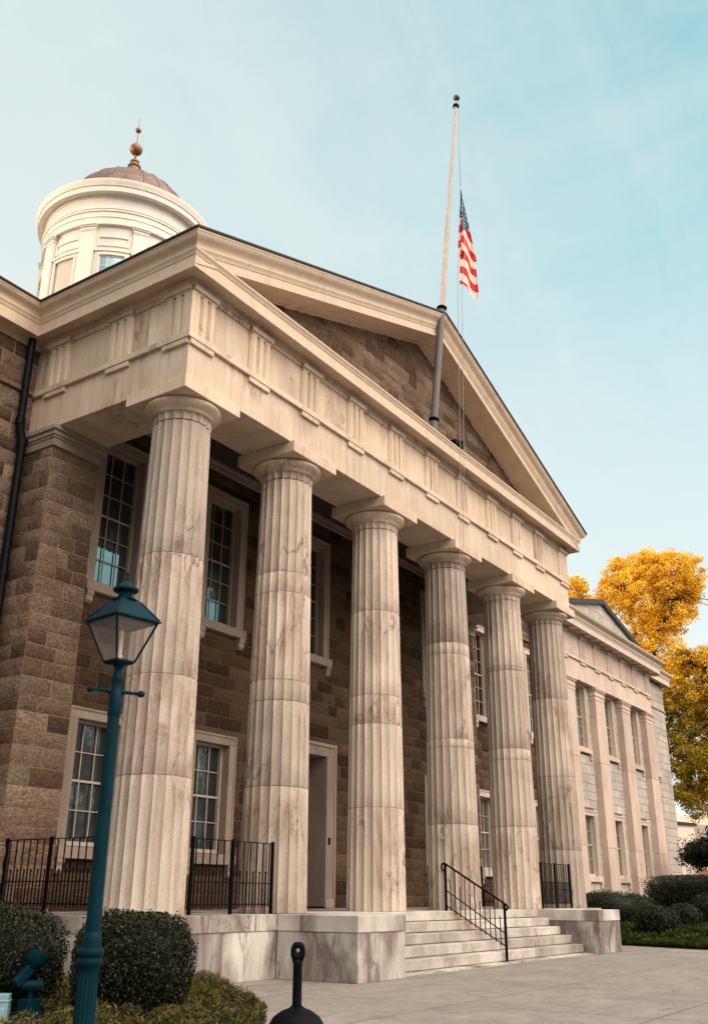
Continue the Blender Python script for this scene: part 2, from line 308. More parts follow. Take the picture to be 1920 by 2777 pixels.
# ------------------------------------------------------------------ mesh builder
class MB:
    def __init__(s): s.v = []; s.f = []; s.c = []; s.mi = []; s.mat_i = 0; s.smooth = []; s.col = (.5, .5, 0.0); s.sm = False
    def vert(s, p, col=None): s.v.append(tuple(p)); s.c.append(col or s.col); return len(s.v) - 1
    def face(s, ids, sm=None): s.f.append(tuple(ids)); s.mi.append(s.mat_i); s.smooth.append(s.sm if sm is None else sm)
    def rnd(s, j=0.0): s.col = (random.random(), random.random(), j); return s
    def box(s, x0, y0, z0, x1, y1, z1):
        a = [s.vert(p) for p in ((x0, y0, z0), (x1, y0, z0), (x1, y1, z0), (x0, y1, z0), (x0, y0, z1), (x1, y0, z1), (x1, y1, z1), (x0, y1, z1))]
        for q in ((0, 3, 2, 1), (4, 5, 6, 7), (0, 1, 5, 4), (1, 2, 6, 5), (2, 3, 7, 6), (3, 0, 4, 7)): s.face([a[i] for i in q])
        return s
    def extr(s, poly, f, t0, t1, caps=True):
        """poly 2D points, f(a,b,t)->xyz"""
        n = len(poly); A = [s.vert(f(a, b, t0)) for a, b in poly]; B = [s.vert(f(a, b, t1)) for a, b in poly]
        for i in range(n): s.face([A[i], A[(i + 1) % n], B[(i + 1) % n], B[i]])
        if caps: s.face(A[::-1]); s.face(B)
        return s
    def strip(s, rows, closed=False, loop=False):
        """rows: list of rows of points"""
        ids = [[s.vert(p) for p in r] for r in rows]; n = len(ids[0])
        for a, b in zip(ids, ids[1:]):
            for i in range(n if closed else n - 1): s.face([a[i], a[(i + 1) % n], b[(i + 1) % n], b[i]])
        return ids
    def lathe(s, prof, seg=24, c=(0, 0, 0), capb=True, capt=True):
        rows = []
        for r, z in prof: rows.append([(c[0] + r * math.cos(2 * math.pi * k / seg), c[1] + r * math.sin(2 * math.pi * k / seg), c[2] + z) for k in range(seg)])
        ids = s.strip(rows, True)
        if capb: s.face(ids[0][::-1])
        if capt: s.face(ids[-1])
        return s
    def tube(s, pts, rad, seg=8, caps=True):
        pts = [Vector(p) for p in pts]; rows = []
        if not hasattr(rad, '__len__'): rad = [rad] * len(pts)
        u = None
        for i, p in enumerate(pts):
            d = (pts[min(i + 1, len(pts) - 1)] - pts[max(i - 1, 0)])
            d = d.normalized() if d.length > 1e-9 else Vector((0, 0, 1))
            if u is None:
                u = d.orthogonal().normalized()
            else:
                u = (u - d * u.dot(d)); u = u.normalized() if u.length > 1e-6 else d.orthogonal().normalized()
            w = d.cross(u)
            rows.append([p + (u * math.cos(2 * math.pi * k / seg) + w * math.sin(2 * math.pi * k / seg)) * rad[i] for k in range(seg)])
        ids = s.strip(rows, True)
        if caps: s.face(ids[0][::-1]); s.face(ids[-1])
        return s
    def bar(s, a, b, w, h=None, up=(0, 0, 1)):
        a = Vector(a); b = Vector(b); h = h or w; d = (b - a).normalized(); U = Vector(up)
        if abs(d.dot(U)) > .98: U = Vector((0, 1, 0))
        r = d.cross(U).normalized(); U = r.cross(d)
        q = [(-w / 2, -h / 2), (w / 2, -h / 2), (w / 2, h / 2), (-w / 2, h / 2)]
        A = [s.vert(a + r * x + U * y) for x, y in q]; B = [s.vert(b + r * x + U * y) for x, y in q]
        for i in range(4): s.face([A[i], B[i], B[(i + 1) % 4], A[(i + 1) % 4]])
        s.face(A); s.face(B[::-1]); return s
    def build(s, name, mats, parent=None, smooth=False, bevel=0.0, auto=None, recalc=True):
        me = bpy.data.meshes.new(name); me.from_pydata(s.v, [], s.f); me.update()
        if not isinstance(mats, (list, tuple)): mats = [mats]
        for m in mats: me.materials.append(m)
        if len(mats) > 1: me.polygons.foreach_set('material_index', s.mi)
        ca = me.color_attributes.new('blk', 'FLOAT_COLOR', 'POINT')
        ca.data.foreach_set('color', np.array([c + (1.0,) for c in s.c], dtype=np.float32).ravel())
        if recalc:
            bm = bmesh.new(); bm.from_mesh(me); bmesh.ops.recalc_face_normals(bm, faces=bm.faces); bm.normal_update()
            if auto is not None:
                for e in bm.edges:
                    if len(e.link_faces) == 2 and e.calc_face_angle(0) > R(auto): e.smooth = False
                    else: e.smooth = True
            bm.to_mesh(me); bm.free()
        if smooth or auto is not None: me.polygons.foreach_set('use_smooth', [True] * len(me.polygons))
        o = bpy.data.objects.new(name, me); COL.objects.link(o)
        if parent: o.parent = parent
        if bevel:
            md = o.modifiers.new('bevel', 'BEVEL'); md.width = bevel; md.segments = 2; md.limit_method = 'ANGLE'; md.angle_limit = R(35)
            md.harden_normals = False
        return o
def tag(o, label, cat, group=None, kind=None):
    o['label'] = label; o['category'] = cat
    if group: o['group'] = group
    if kind: o['kind'] = kind
    return o
def empty(name, loc=(0, 0, 0), rz=0):
    o = bpy.data.objects.new(name, None); COL.objects.link(o); o.location = loc; o.rotation_euler = (0, 0, rz); o.empty_display_size = .3
    return o
def struct(o): o['kind'] = 'structure'; return o

# ------------------------------------------------------------------ site constants (metres; column axes run along X, Y goes into the building)
CX = [0.0, 3.05, 6.35, 9.65, 12.95, 16.0]; XM = 8.0
G = -0.94
F0, F1 = -0.6, 16.6                 # frieze faces left / right
YF = -0.6
YI, YM, YW = 3.10, 3.54, 3.00       # inner portico wall, main wall, wing front plane
WX0, WX1 = 24.8, 35.95
HOUSE = empty('courthouse', (8, 5, G))
tag(HOUSE, 'columned stone courthouse with pedimented portico, white cupola and pale side wing', 'courthouse')
HOUSE.location = (0, 0, 0)

# ------------------------------------------------------------------ courses of stone blocks
def stone_wall(name, mat, P, u0, u1, z0, z1, openings=(), ch=(.26, .35), bl=(.36, .82), depth=.035, joint=.018, seed=1, parent=None, clip=None, n=5, thick=.0, courses=None, quoin=False):
    """P(u, z, out) -> xyz ; out = distance outwards from wall plane. One mesh."""
    rd = random.Random(seed); nr = np.random.default_rng(seed)
    mb = MB(); z = z0
    cs = courses
    if cs is None:
        cs = []; 
        while z < z1 - .05:
            h = rd.uniform(*ch)
            if z + h > z1 - .15: h = z1 - z
            cs.append((z, z + h)); z += h
    for ci, (a, b) in enumerate(cs):
        # spans free of openings
        spans = [(u0, u1)]
        for (ou0, ou1, oz0, oz1) in openings:
            if a < oz1 - .02 and b > oz0 + .02:
                nn = []
                for s0, s1 in spans:
                    if ou1 <= s0 or ou0 >= s1: nn.append((s0, s1)); continue
                    if ou0 > s0: nn.append((s0, ou0))
                    if ou1 < s1: nn.append((ou1, s1))
                spans = nn
        for s0, s1 in spans:
            u = s0
            first = True
            while u < s1 - .01:
                w = rd.uniform(*bl)
                if first and quoin: w = (.42 if ci % 2 else .66)
                if first and not quoin: w *= rd.uniform(.5, 1)
                first = False
                if u + w > s1 - .28: w = s1 - u
                _block(mb, P, u, u + w, a, b, joint, depth, n, rd, nr)
                u += w
    # mortar bed
    mb.col = (.5, .5, 1.0)
    us = sorted(set([u0, u1] + [max(u0, min(u1, o[0])) for o in openings] + [max(u0, min(u1, o[1])) for o in openings]))
    zs = sorted(set([z0, z1] + [max(z0, min(z1, o[2])) for o in openings] + [max(z0, min(z1, o[3])) for o in openings]))
    for i in range(len(us) - 1):
        for j in range(len(zs) - 1):
            cu, cz = (us[i] + us[i + 1]) / 2, (zs[j] + zs[j + 1]) / 2
            if any(o[0] < cu < o[1] and o[2] < cz < o[3] for o in openings): continue
            q = [mb.vert(P(uu, zz_, .0)) for uu, zz_ in ((us[i], zs[j]), (us[i + 1], zs[j]), (us[i + 1], zs[j + 1]), (us[i], zs[j + 1]))]
            mb.face(q)
    o = mb.build(name, mat, parent, recalc=False)
    me = o.data
    bm = bmesh.new(); bm.from_mesh(me)
    if clip:
        for co, no in clip:
            bmesh.ops.bisect_plane(bm, geom=bm.verts[:] + bm.edges[:] + bm.faces[:], plane_co=co, plane_no=no, clear_outer=True)
    for f in bm.faces: f.smooth = n > 2
    bm.to_mesh(me); bm.free()
    return o
def _block(mb, P, ua, ub, za, zb, joint, depth, n, rd, nr):
    j = joint / 2
    ua += j * rd.uniform(.7, 1.6); ub -= j * rd.uniform(.7, 1.6); za += j * rd.uniform(.7, 1.5); zb -= j * rd.uniform(.7, 1.5)
    w, h = ub - ua, zb - za
    if w < .03 or h < .03: return
    nu = max(4, int(w / .065)) if n > 2 else 1; nz = max(4, int(h / .065)) if n > 2 else 1
    c = (rd.random(), rd.random(), 0.0); ce = c
    if nu == 1:
        d0 = depth
        ring0 = [mb.vert(P(u, z, 0), c) for u, z in ((ua, za), (ub, za), (ub, zb), (ua, zb))]
        ring1 = [mb.vert(P(u, z, d0), c) for u, z in ((ua, za), (ub, za), (ub, zb), (ua, zb))]
        for i in range(4): mb.face([ring0[i], ring0[(i + 1) % 4], ring1[(i + 1) % 4], ring1[i]])
        mb.face(ring1); return
    g = nr.normal(0, 1, (nu + 1, nz + 1)); 
    base = rd.uniform(.45, 1.0)
    ids = []
    for i in range(nu + 1):
        row = []
        for k in range(nz + 1):
            u = ua + w * i / nu; z = za + h * k / nz
            e = min(min(i, nu - i) / nu * w, min(k, nz - k) / nz * h)
            edge = (i in (0, nu)) or (k in (0, nz))
            out = .006 if edge else .006 + depth * min(1, e / .06) * (base + .32 * g[i, k])
            if edge: u += g[i, k] * .003; z += g[i, k] * .003
            row.append(mb.vert(P(u, z, max(out, .004)), ce if edge else c))
        ids.append(row)
    for i in range(nu):
        for k in range(nz): mb.face([ids[i][k], ids[i + 1][k], ids[i + 1][k + 1], ids[i][k + 1]])
    # skirt to the mortar
    per = [ids[i][0] for i in range(nu)] + [ids[nu][k] for k in range(nz)] + [ids[i][nz] for i in range(nu, 0, -1)] + [ids[0][k] for k in range(nz, 0, -1)]

# ------------------------------------------------------------------ columns
def shaft_profile(z, H, rb, rn):
    t = z / H
    return rb + (rn - rb) * (t + .16 * math.sin(math.pi * t) * -1 * .35 + 0)   # slight entasis
def make_column(i):
    rd = random.Random(50 + i)
    root = empty('column', (CX[i], 0, 0)); root.parent = HOUSE
    H = 7.93; rb, rn = .597, .508
    jl = [[1.95, 3.48, 5.48], [2.05, 3.55, 3.93, 5.6, 6.0], [1.93, 3.6, 4.2, 6.03], [1.80, 3.52, 3.71, 5.74, 6.02], [1.93, 3.6, 3.88, 5.95, 6.07], [1.48, 3.46, 5.68]][i]
    mb = MB(); nf = 20; per = 7
    zs = []; marks = [0] + jl + [H]
    levels = []
    for a, b in zip(marks, marks[1:]):
        seg = max(2, int((b - a) / .35)); c = (rd.random(), rd.random(), 0.0)
        cj = (c[0], c[1], .55)
        levels.append((a + .001, c, 0 if a == 0 else -.007, cj if a else c))
        levels.append((a + .012, c, 0, c))
        for k in range(1, seg): levels.append((a + (b - a) * k / seg, c, 0, c))
        levels.append((b - .012, c, 0, c))
        levels.append((b - .001, c, -.010 if b < H else -.012, cj))
    rot = rd.uniform(0, .02) + math.pi / nf
    def ring(z, c, dr, flute=1.0, rr=None):
        r0 = (rr if rr else shaft_profile(z, H, rb, rn)) + dr
        out = []
        for k in range(nf * per):
            th = 2 * math.pi * k / (nf * per) + rot; t = (k % per) / per
            dep = .042 * flute * (r0 / .55) * math.sqrt(max(0, 1 - (2 * t - 1) ** 2)) if k % per else 0
            r = r0 - dep
            out.append((r * math.cos(th), r * math.sin(th), z))
        return out
    prev = None
    for z, c, dr, cc in levels:
        ids = [mb.vert(p, cc) for p in ring(z, c, dr)]
        if prev:
            n = len(ids)
            for k in range(n): mb.face([prev[k], prev[(k + 1) % n], ids[(k + 1) % n], ids[k]])
        prev = ids
    me_o = mb.build('shaft', M['column'], root, auto=38)
    # necking with scalloped flute ends, annulets, echinus
    mb = MB(); mb.rnd(); c = mb.col
    zz_ = [(7.935, .512, 1.0, .6), (7.945, .514, 1.0, 0), (8.02, .522, 1.0, 0), (8.05, .527, .85, 0), (8.07, .532, .45, 0), (8.08, .536, 0.0, 0)]
    prev = None
    for z, rr, fl, j in zz_:
        ids = [mb.vert(p, (c[0], c[1], j)) for p in ring(z, c, 0, fl, rr)]
        if prev:
            n = len(ids)
            for k in range(n): mb.face([prev[k], prev[(k + 1) % n], ids[(k + 1) % n], ids[k]])
        prev = ids
    mb.build('necking', M['column'], root, auto=38)
    mb = MB(); mb.col = c
    prof = [(.536, 8.078), (.552, 8.082), (.552, 8.090), (.544, 8.094), (.560, 8.098), (.560, 8.106), (.552, 8.110), (.570, 8.114), (.570, 8.122), (.562, 8.126),
            (.60, 8.150), (.645, 8.185), (.675, 8.215), (.686, 8.240), (.684, 8.262), (.665, 8.280), (.63, 8.290)]
    mb.lathe(prof, 72, capb=False)
    mb.build('echinus', M['marble'], root, auto=50)
    mb = MB().rnd(); a = .715
    mb.box(-a, -a, 8.292, a, a, 8.530)
    mb.build('abacus', M['marble'], root, bevel=.012)
    return root
for i in range(6): make_column(i)

# ------------------------------------------------------------------ sweeping mouldings round the building
def sweep(mb, prof, path, zoff=0.0, close_ends=True, segs=None):
    """prof: (p outward, z). path: plan points of the p=0 line, outward to the RIGHT of travel."""
    n = len(path); rows = []
    for i, (x, y) in enumerate(path):
        nr_ = []
        for a, b in ((i - 1, i), (i, i + 1)):
            if a < 0 or b >= n: continue
            dx, dy = path[b][0] - path[a][0], path[b][1] - path[a][1]; l = math.hypot(dx, dy)
            nr_.append((dy / l, -dx / l))
        if len(nr_) == 1: m = nr_[0]
        else:
            sx, sy = nr_[0][0] + nr_[1][0], nr_[0][1] + nr_[1][1]; d = 1 + nr_[0][0] * nr_[1][0] + nr_[0][1] * nr_[1][1]
            m = (sx / d, sy / d)
        rows.append([(x + m[0] * p, y + m[1] * p, z + zoff) for p, z in prof])
    # new verts per segment so block colour can change
    for i in range(n - 1):
        if segs and i not in segs: continue
        mb.rnd(); A = [mb.vert(q) for q in rows[i]]; B = [mb.vert(q) for q in rows[i + 1]]
        for k in range(len(prof) - 1): mb.face([A[k], B[k], B[k + 1], A[k + 1]])
        if close_ends and i == 0: mb.face(A)
        if close_ends and i == n - 2: mb.face(B[::-1])
    return mb
BED = [(-.05, 10.42), (.05, 10.42), (.05, 10.56), (-.05, 10.56)]
CORONA = [(.0, 10.56), (.05, 10.555), (.325, 10.545), (.33, 10.49), (.36, 10.49), (.362, 10.545), (.346, 10.556), (.348, 10.745), (.362, 10.752), (.372, 10.80), (.40, 10.835), (.40, 10.87)]
CYMA = [(.40, 10.87), (.402, 10.895), (.418, 10.935), (.455, 10.965), (.495, 10.985), (.525, 11.02), (.535, 11.06), (.545, 11.06), (.545, 11.10)]
OUTER = [(-26, YM), (F0, YM), (F0, YF), (F1, YF), (F1, YM), (WX0, YM)]
mb = MB(); sweep(mb, CORONA + [(.33, 10.90), (-.30, 10.97)], OUTER[1:5]); 
mb.build('horizontal_cornice', M['trim'], HOUSE, auto=30)
mb = MB(); sweep(mb, BED, OUTER[1:5]); mb.build('bed_moulding', M['marble'], HOUSE, bevel=.008)
for sg in ((0,), (4,)):
    mb = MB(); sweep(mb, [(-.05, 10.40), (.03, 10.40), (.03, 10.56)], OUTER, close_ends=False, segs=sg); mb.build('frieze_moulding', M['trim'], HOUSE)
    mb = MB(); sweep(mb, CORONA, OUTER, close_ends=False, segs=sg); mb.build('eaves_cornice', M['trim'], HOUSE, auto=30)
for sg in ((0, 1), (3, 4)):
    mb = MB(); sweep(mb, CYMA, OUTER, close_ends=False, segs=sg); mb.build('gutter_moulding', M['trim'], HOUSE, auto=40)
EDGE = [(.545, 11.10), (.575, 11.10), (.58, 11.135), (.20, 11.20)]
for sg in ((0, 1), (3, 4)):
    mb = MB(); sweep(mb, EDGE, OUTER, close_ends=False, segs=sg); mb.build('roof_edge', M['roof'], HOUSE)
# raking cornice
SL = .358
def rake_rows(mb, prof, y_of_p=lambda p: YF - p):
    def zr(x, p, z): 
        pe = max(p, .36); d = (x - (F0 - pe)) if x <= XM else ((F1 + pe) - x)
        return z + SL * d
    for side in (0, 1):
        mb.rnd()
        A = []; B = []
        for p, z in prof:
            x0 = (F0 - max(p, 0)) if side == 0 else (F1 + max(p, 0))
            A.append(mb.vert((x0, y_of_p(p) - .004, zr(x0, p, z)))); B.append(mb.vert((XM, y_of_p(p) - .004, zr(XM, p, z))))
        for k in range(len(prof) - 1): mb.face([A[k], B[k], B[k + 1], A[k + 1]] if side == 0 else [B[k], A[k], A[k + 1], B[k + 1]])
RC = [(-.32, 10.66), (-.30, 10.605), (-.22, 10.61), (.325, 10.60), (.33, 10.545), (.36, 10.545), (.362, 10.60), (.346, 10.61)] + CORONA[7:]
mb = MB(); rake_rows(mb, RC); mb.build('raking_cornice', M['trim'], HOUSE, auto=30)
mb = MB(); rake_rows(mb, CYMA); mb.build('raking_gutter_moulding', M['trim'], HOUSE, auto=40)
mb = MB(); rake_rows(mb, [(.545, 11.10), (.575, 11.10), (.58, 11.135), (-.6, 11.15)]); mb.build('raking_roof_edge', M['roof'], HOUSE)
# roofs (portico gable, main block)
mb = MB(); zt = 11.15; pe = .545
zA = zt + SL * (XM - (F0 - pe))
for sgn in (-1, 1):
    xe = XM + sgn * (XM - (F0 - pe))
    q = [mb.vert(p) for p in ((xe, YF - .2, zt + .003), (XM, YF - .2, zA + .003), (XM, 11, zA + .003), (xe, 11, zt + .003))]
    mb.face(q)
for (xa, xb, yr, zr_, ye, ze, yb) in ((-26, 17.4, 11.6, 15.0, YM - .5, 11.19, 20),):  # unseen main roof, ridge raised and run west to keep sun off the portico
    q = [mb.vert(p) for p in ((xa, ye, ze), (xb, ye, ze), (xb, yr, zr_), (xa, yr, zr_), (xb, yb, ze), (xa, yb, ze))]
    mb.face([q[0], q[1], q[2], q[3]]); mb.face([q[3], q[2], q[4], q[5]]); mb.face([q[1], q[4], q[2]]); mb.face([q[0], q[3], q[5]])
q = [mb.vert(p) for p in ((17.4, YM - .4, 11.17), (39.7, YM - .4, 11.17), (39.7, 11.6, 11.9), (17.4, 11.6, 11.9), (39.7, 20, 11.17), (17.4, 20, 11.17))]
mb.face([q[0], q[1], q[2], q[3]]); mb.face([q[3], q[2], q[4], q[5]]); mb.face([q[1], q[4], q[2]])
mb.build('roof', M['roof'], HOUSE)
# building core so that no light leaks through
mb = MB(); mb.box(-25.9, YM + .9, G, 39.3, 19.9, 11.1); mb.build('rear_block', M['ashlar'], HOUSE)

# ------------------------------------------------------------------ entablature
def run_blocks(name, mat, y0, y1, z0, z1, cuts, parent=HOUSE, bev=.006, x_axis=True, x0=None, x1=None):
    mb = MB()
    for a, b in zip(cuts, cuts[1:]):
        mb.rnd()
        if x_axis: mb.box(a + .0015, y0, z0, b - .0015, y1, z1)
        else: mb.box(x0, a + .0015, z0, x1, b - .0015, z1)
    return mb.build(name, mat, parent, bevel=bev)
front_cuts = [F0, 1.35, 3.05, 6.35, 9.65, 12.95, 14.6, F1]
run_blocks('architrave', M['marble'], YF, .6, 8.532, 9.330, [F0, 3.05, 6.35, 9.65, 12.95, F1])
run_blocks('architrave', M['marble'], 0, 0, 8.532, 9.330, [.602, 2.1, YM + .3], x_axis=False, x0=F0, x1=.6)
run_blocks('architrave', M['marble'], 0, 0, 8.532, 9.330, [.602, 2.1, YM + .3], x_axis=False, x0=15.4, x1=F1)
mb = MB(); T = [(-.02, 9.332), (.07, 9.332), (.07, 9.450), (-.02, 9.450)]
sweep(mb, T + [T[0]], [(F0, YM + .05), (F0, YF), (F1, YF), (F1, YM + .05)], close_ends=False); mb.build('taenia', M['marble'], HOUSE, bevel=.006)
fr = MB(); YS = YF + .012
tri_c = [-.30, 1.30, 2.94, 4.61, 6.29, 7.97, 9.60, 11.27, 12.86, 14.42, 16.30]
for a, b in zip(tri_c, tri_c[1:]): fr.rnd(); fr.box(a + .001, YS, 9.452, b - .001, .45, 10.44)
fr.rnd(); fr.box(F0 + .012, YS, 9.452, tri_c[0] - .001, .45, 10.44); fr.rnd(); fr.box(tri_c[-1] + .001, YS, 9.452, F1 - .012, .45, 10.44)
sc_ = [-.30, 1.15, 2.87]
for a, b in zip([.452] + sc_[1:], sc_[1:] + [YM + .3]):
    fr.rnd(); fr.box(F0 + .012, a + .001, 9.452, .45, b - .001, 10.44); fr.box(15.55, a + .001, 9.452, F1 - .012, b - .001, 10.44)
FRIEZE = fr.build('frieze', M['marble'], HOUSE)
def triglyph(axis, c, face, w=.60, z0=9.452, z1=10.42, parent=FRIEZE, mat=None, depth=.055, sgn=-1, cap=True, z_reg=True):
    """axis 'x': runs along x on plane y=face facing -y ; axis 'y': on plane x=face facing -x"""
    mb = MB().rnd(); h = w / 2; g = w / 6 * .62; d = depth; dg = .054
    u = [-h, -h, -h + .045]
    pts = [(-h, -.02), (-h, d - .045), (-h + .05, d)]
    for cc in (-.1 * w / .6, .1 * w / .6):
        pts += [(cc - .05, d), (cc - .016, d - dg), (cc + .016, d - dg), (cc + .05, d)]
    pts += [(h - .05, d), (h, d - .045), (h, -.02)]
    def f(a, b, t):
        return (c + a, face - b, t) if axis == 'x' else (face - b, c + a, t)
    mb.extr(pts, f, z0, z1 - .14)
    # glyph heads close under a plain band
    def bx(u0, u1, o0, o1, a, b):
        if axis == 'x': mb.box(c + u0, face - o1, a, c + u1, face - o0, b)
        else: mb.box(face - o1, c + u0, a, face - o0, c + u1, b)
    bx(-h, h, -.02, d + .001, z1 - .139, z1 - .001)
    if cap: mb.rnd(); bx(-h - .02, h + .02, d + .003, d + .045, z1 - .10, z1 - .002)
    o = mb.build('triglyph', mat or M['marble'], parent)
    if z_reg:
        mb = MB().rnd()
        if axis == 'x': mb.box(c - h, face - .055, z0 - .225, c + h, face + .01, z0 - .125)
        else: mb.box(face - .055, c - h, z0 - .225, face + .01, c + h, z0 - .125)
        mb.build('regula', mat or M['marble'], parent, bevel=.004)
    return o
for c in tri_c: triglyph('x', c, YF)
for c in (-.30, 1.15, 2.87): triglyph('y', c, F0)
# corner: the two corner triglyphs share one return
mb = MB().rnd(); mb.box(F0 - .053, YF - .053, 9.453, F0 + .04, YF + .04, 10.28); mb.build('corner_block', M['marble'], FRIEZE)
for a, b in zip(tri_c, tri_c[1:]): mb = MB().rnd(); mb.box(a + .325, YF - .03, 10.33, b - .325, YF + .013, 10.419); mb.build('metope_band', M['marble'], FRIEZE, bevel=.005)
for a, b in ((0.03, .83), (1.48, 2.55)): mb = MB().rnd(); mb.box(F0 - .03, a, 10.33, F0 + .013, b, 10.419); mb.build('metope_band', M['marble'], FRIEZE, bevel=.005)

# tympanum: rough coursed stone behind the raking cornice
def Ptym(u, z, o): return (u, -.28 - o, z)
zap = 10.62 + SL * (XM - (F0 - .36))
n1 = Vector((-SL, 0, 1)).normalized(); n2 = Vector((SL, 0, 1)).normalized()
stone_wall('tympanum', M['rough'], Ptym, -.2, 16.2, 10.95, 13.75, ch=(.26, .36), bl=(.38, .85), seed=4, parent=HOUSE, depth=.03,
           clip=[(Vector((XM, 0, zap + .02)), n1), (Vector((XM, 0, zap + .02)), n2)])
# moulding under the raking soffit
mb = MB(); rake_rows(mb, [(-.36, 10.62), (-.24, 10.61), (-.24, 10.55), (-.37, 10.54)]); mb.build('tympanum_moulding', M['trim'], HOUSE)

# ------------------------------------------------------------------ portico: floor, ceiling, antae, inner wall
ZC = 9.68
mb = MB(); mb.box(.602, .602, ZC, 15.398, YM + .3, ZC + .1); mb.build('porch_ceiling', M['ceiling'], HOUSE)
mb = MB()
for q in ((.602, .602, 9.33, .66, YI, ZC - .002), (15.34, .602, 9.33, 15.398, YI, ZC - .002)): mb.box(*q)
mb.box(.662, .602, 9.33, 15.338, .66, ZC - .002)
mb.box(.662, YI - .14, 9.50, 15.338, YI - .04, ZC - .002); mb.box(.662, YI - .22, 9.60, 15.338, YI - .142, ZC - .003)
mb.build('ceiling_moulding', M['stonetrim'], HOUSE, bevel=.01)
# antae (corner piers) with caps
cs = []; z = G
rdc = random.Random(5)
while z < 8.05:
    h = rdc.uniform(.26, .35)
    if z + h > 7.98: h = 8.13 - z
    cs.append((z, z + h)); z += h
def anta(x0, x1, seed):
    def Pf(u, z, o): return (u, 2.76 - o, z)
    def Pl(u, z, o): return (x0 - o, 2.76 + (YM + .2 - 2.76) * (1) - (u), z)
    stone_wall('corner_pier', M['rough'], Pf, x0 - .006, x1, G, 8.13, courses=cs, quoin=True, seed=seed, parent=HOUSE, depth=.028, bl=(.34, .62))
    def Pl2(u, z, o): return (x0 - o, 2.752 + u, z)
    stone_wall('corner_pier', M['rough'], Pl2, 0.0, YM + .1 - 2.73, G, 8.13, courses=cs, seed=seed + 1, parent=HOUSE, depth=.022, bl=(.4, .9))
    def Pr(u, z, o): return (x1 + o, 2.76 + u, z)
    stone_wall('corner_pier', M['rough'], Pr, 0.0, YI - 2.76, G, 8.13, courses=cs, seed=seed + 2, parent=HOUSE, depth=.02, bl=(.3, .4))
    mb = MB().rnd(); core = mb.box(x0 + .02, 2.80, G, x1 - .02, YM + .4, 8.13); mb.build('pier_core', M['rough'], HOUSE)
    mb = MB()
    for a, b, p in ((8.132, 8.285, .035), (8.287, 8.335, .055), (8.337, 8.43, .08), (8.432, 8.529, .12)):
        mb.rnd(); mb.box(x0 - p, 2.73 - p, a, x1 + p, YM + .15, b)
    mb.build('pier_cap', M['stonetrim'], HOUSE, bevel=.012)
anta(F0 + .01, .55, 21); anta(15.45, F1 - .01, 31)

# inner wall with window and door openings
def Pin(u, z, o): return (u, YI - o, z)
WU = [(1.525, .53), (4.70, .53), (8.0, .66), (11.30, .53), (14.475, .53)]
op_in = []
for k, (c, h) in enumerate(WU):
    op_in.append((c - h, c + h, 5.90, 8.88))
    op_in.append((c - h, c + h, 1.08, 3.30) if k != 2 else (7.1, 8.9, 0, 3.48))
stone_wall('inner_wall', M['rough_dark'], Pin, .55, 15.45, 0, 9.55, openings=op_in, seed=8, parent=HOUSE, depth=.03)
# main wall left of the portico
def Pm(u, z, o): return (u, YM - o, z)
stone_wall('west_wall', M['rough'], Pm, -8.0, F0, G, 9.36, seed=9, parent=HOUSE, depth=.045, bl=(.4, .9))
stone_wall('west_wall_top', M['rough'], Pm, -8.0, F0, 9.47, 10.42, seed=10, parent=HOUSE, depth=.03, bl=(.5, 1.1))
mb = MB().rnd(); mb.box(-8, YM - .09, 9.362, F0 - .0, YM + .1, 9.468); mb.build('string_course', M['rough'], HOUSE, bevel=.02)
# main wall right of the portico
EW = [(18.60, .53), (23.0, .53)]
op_e = []
for c, h in EW: op_e += [(c - h, c + h, 5.90, 8.88), (c - h, c + h, 1.08, 3.30)]
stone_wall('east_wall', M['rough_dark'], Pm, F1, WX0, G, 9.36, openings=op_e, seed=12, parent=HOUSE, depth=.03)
stone_wall('east_wall_top', M['rough'], Pm, F1, WX0, 9.47, 10.42, seed=13, parent=HOUSE, depth=.03)
mb = MB().rnd(); mb.box(F1, YM - .09, 9.362, WX0, YM + .1, 9.468); mb.build('string_course', M['rough'], HOUSE, bevel=.02)

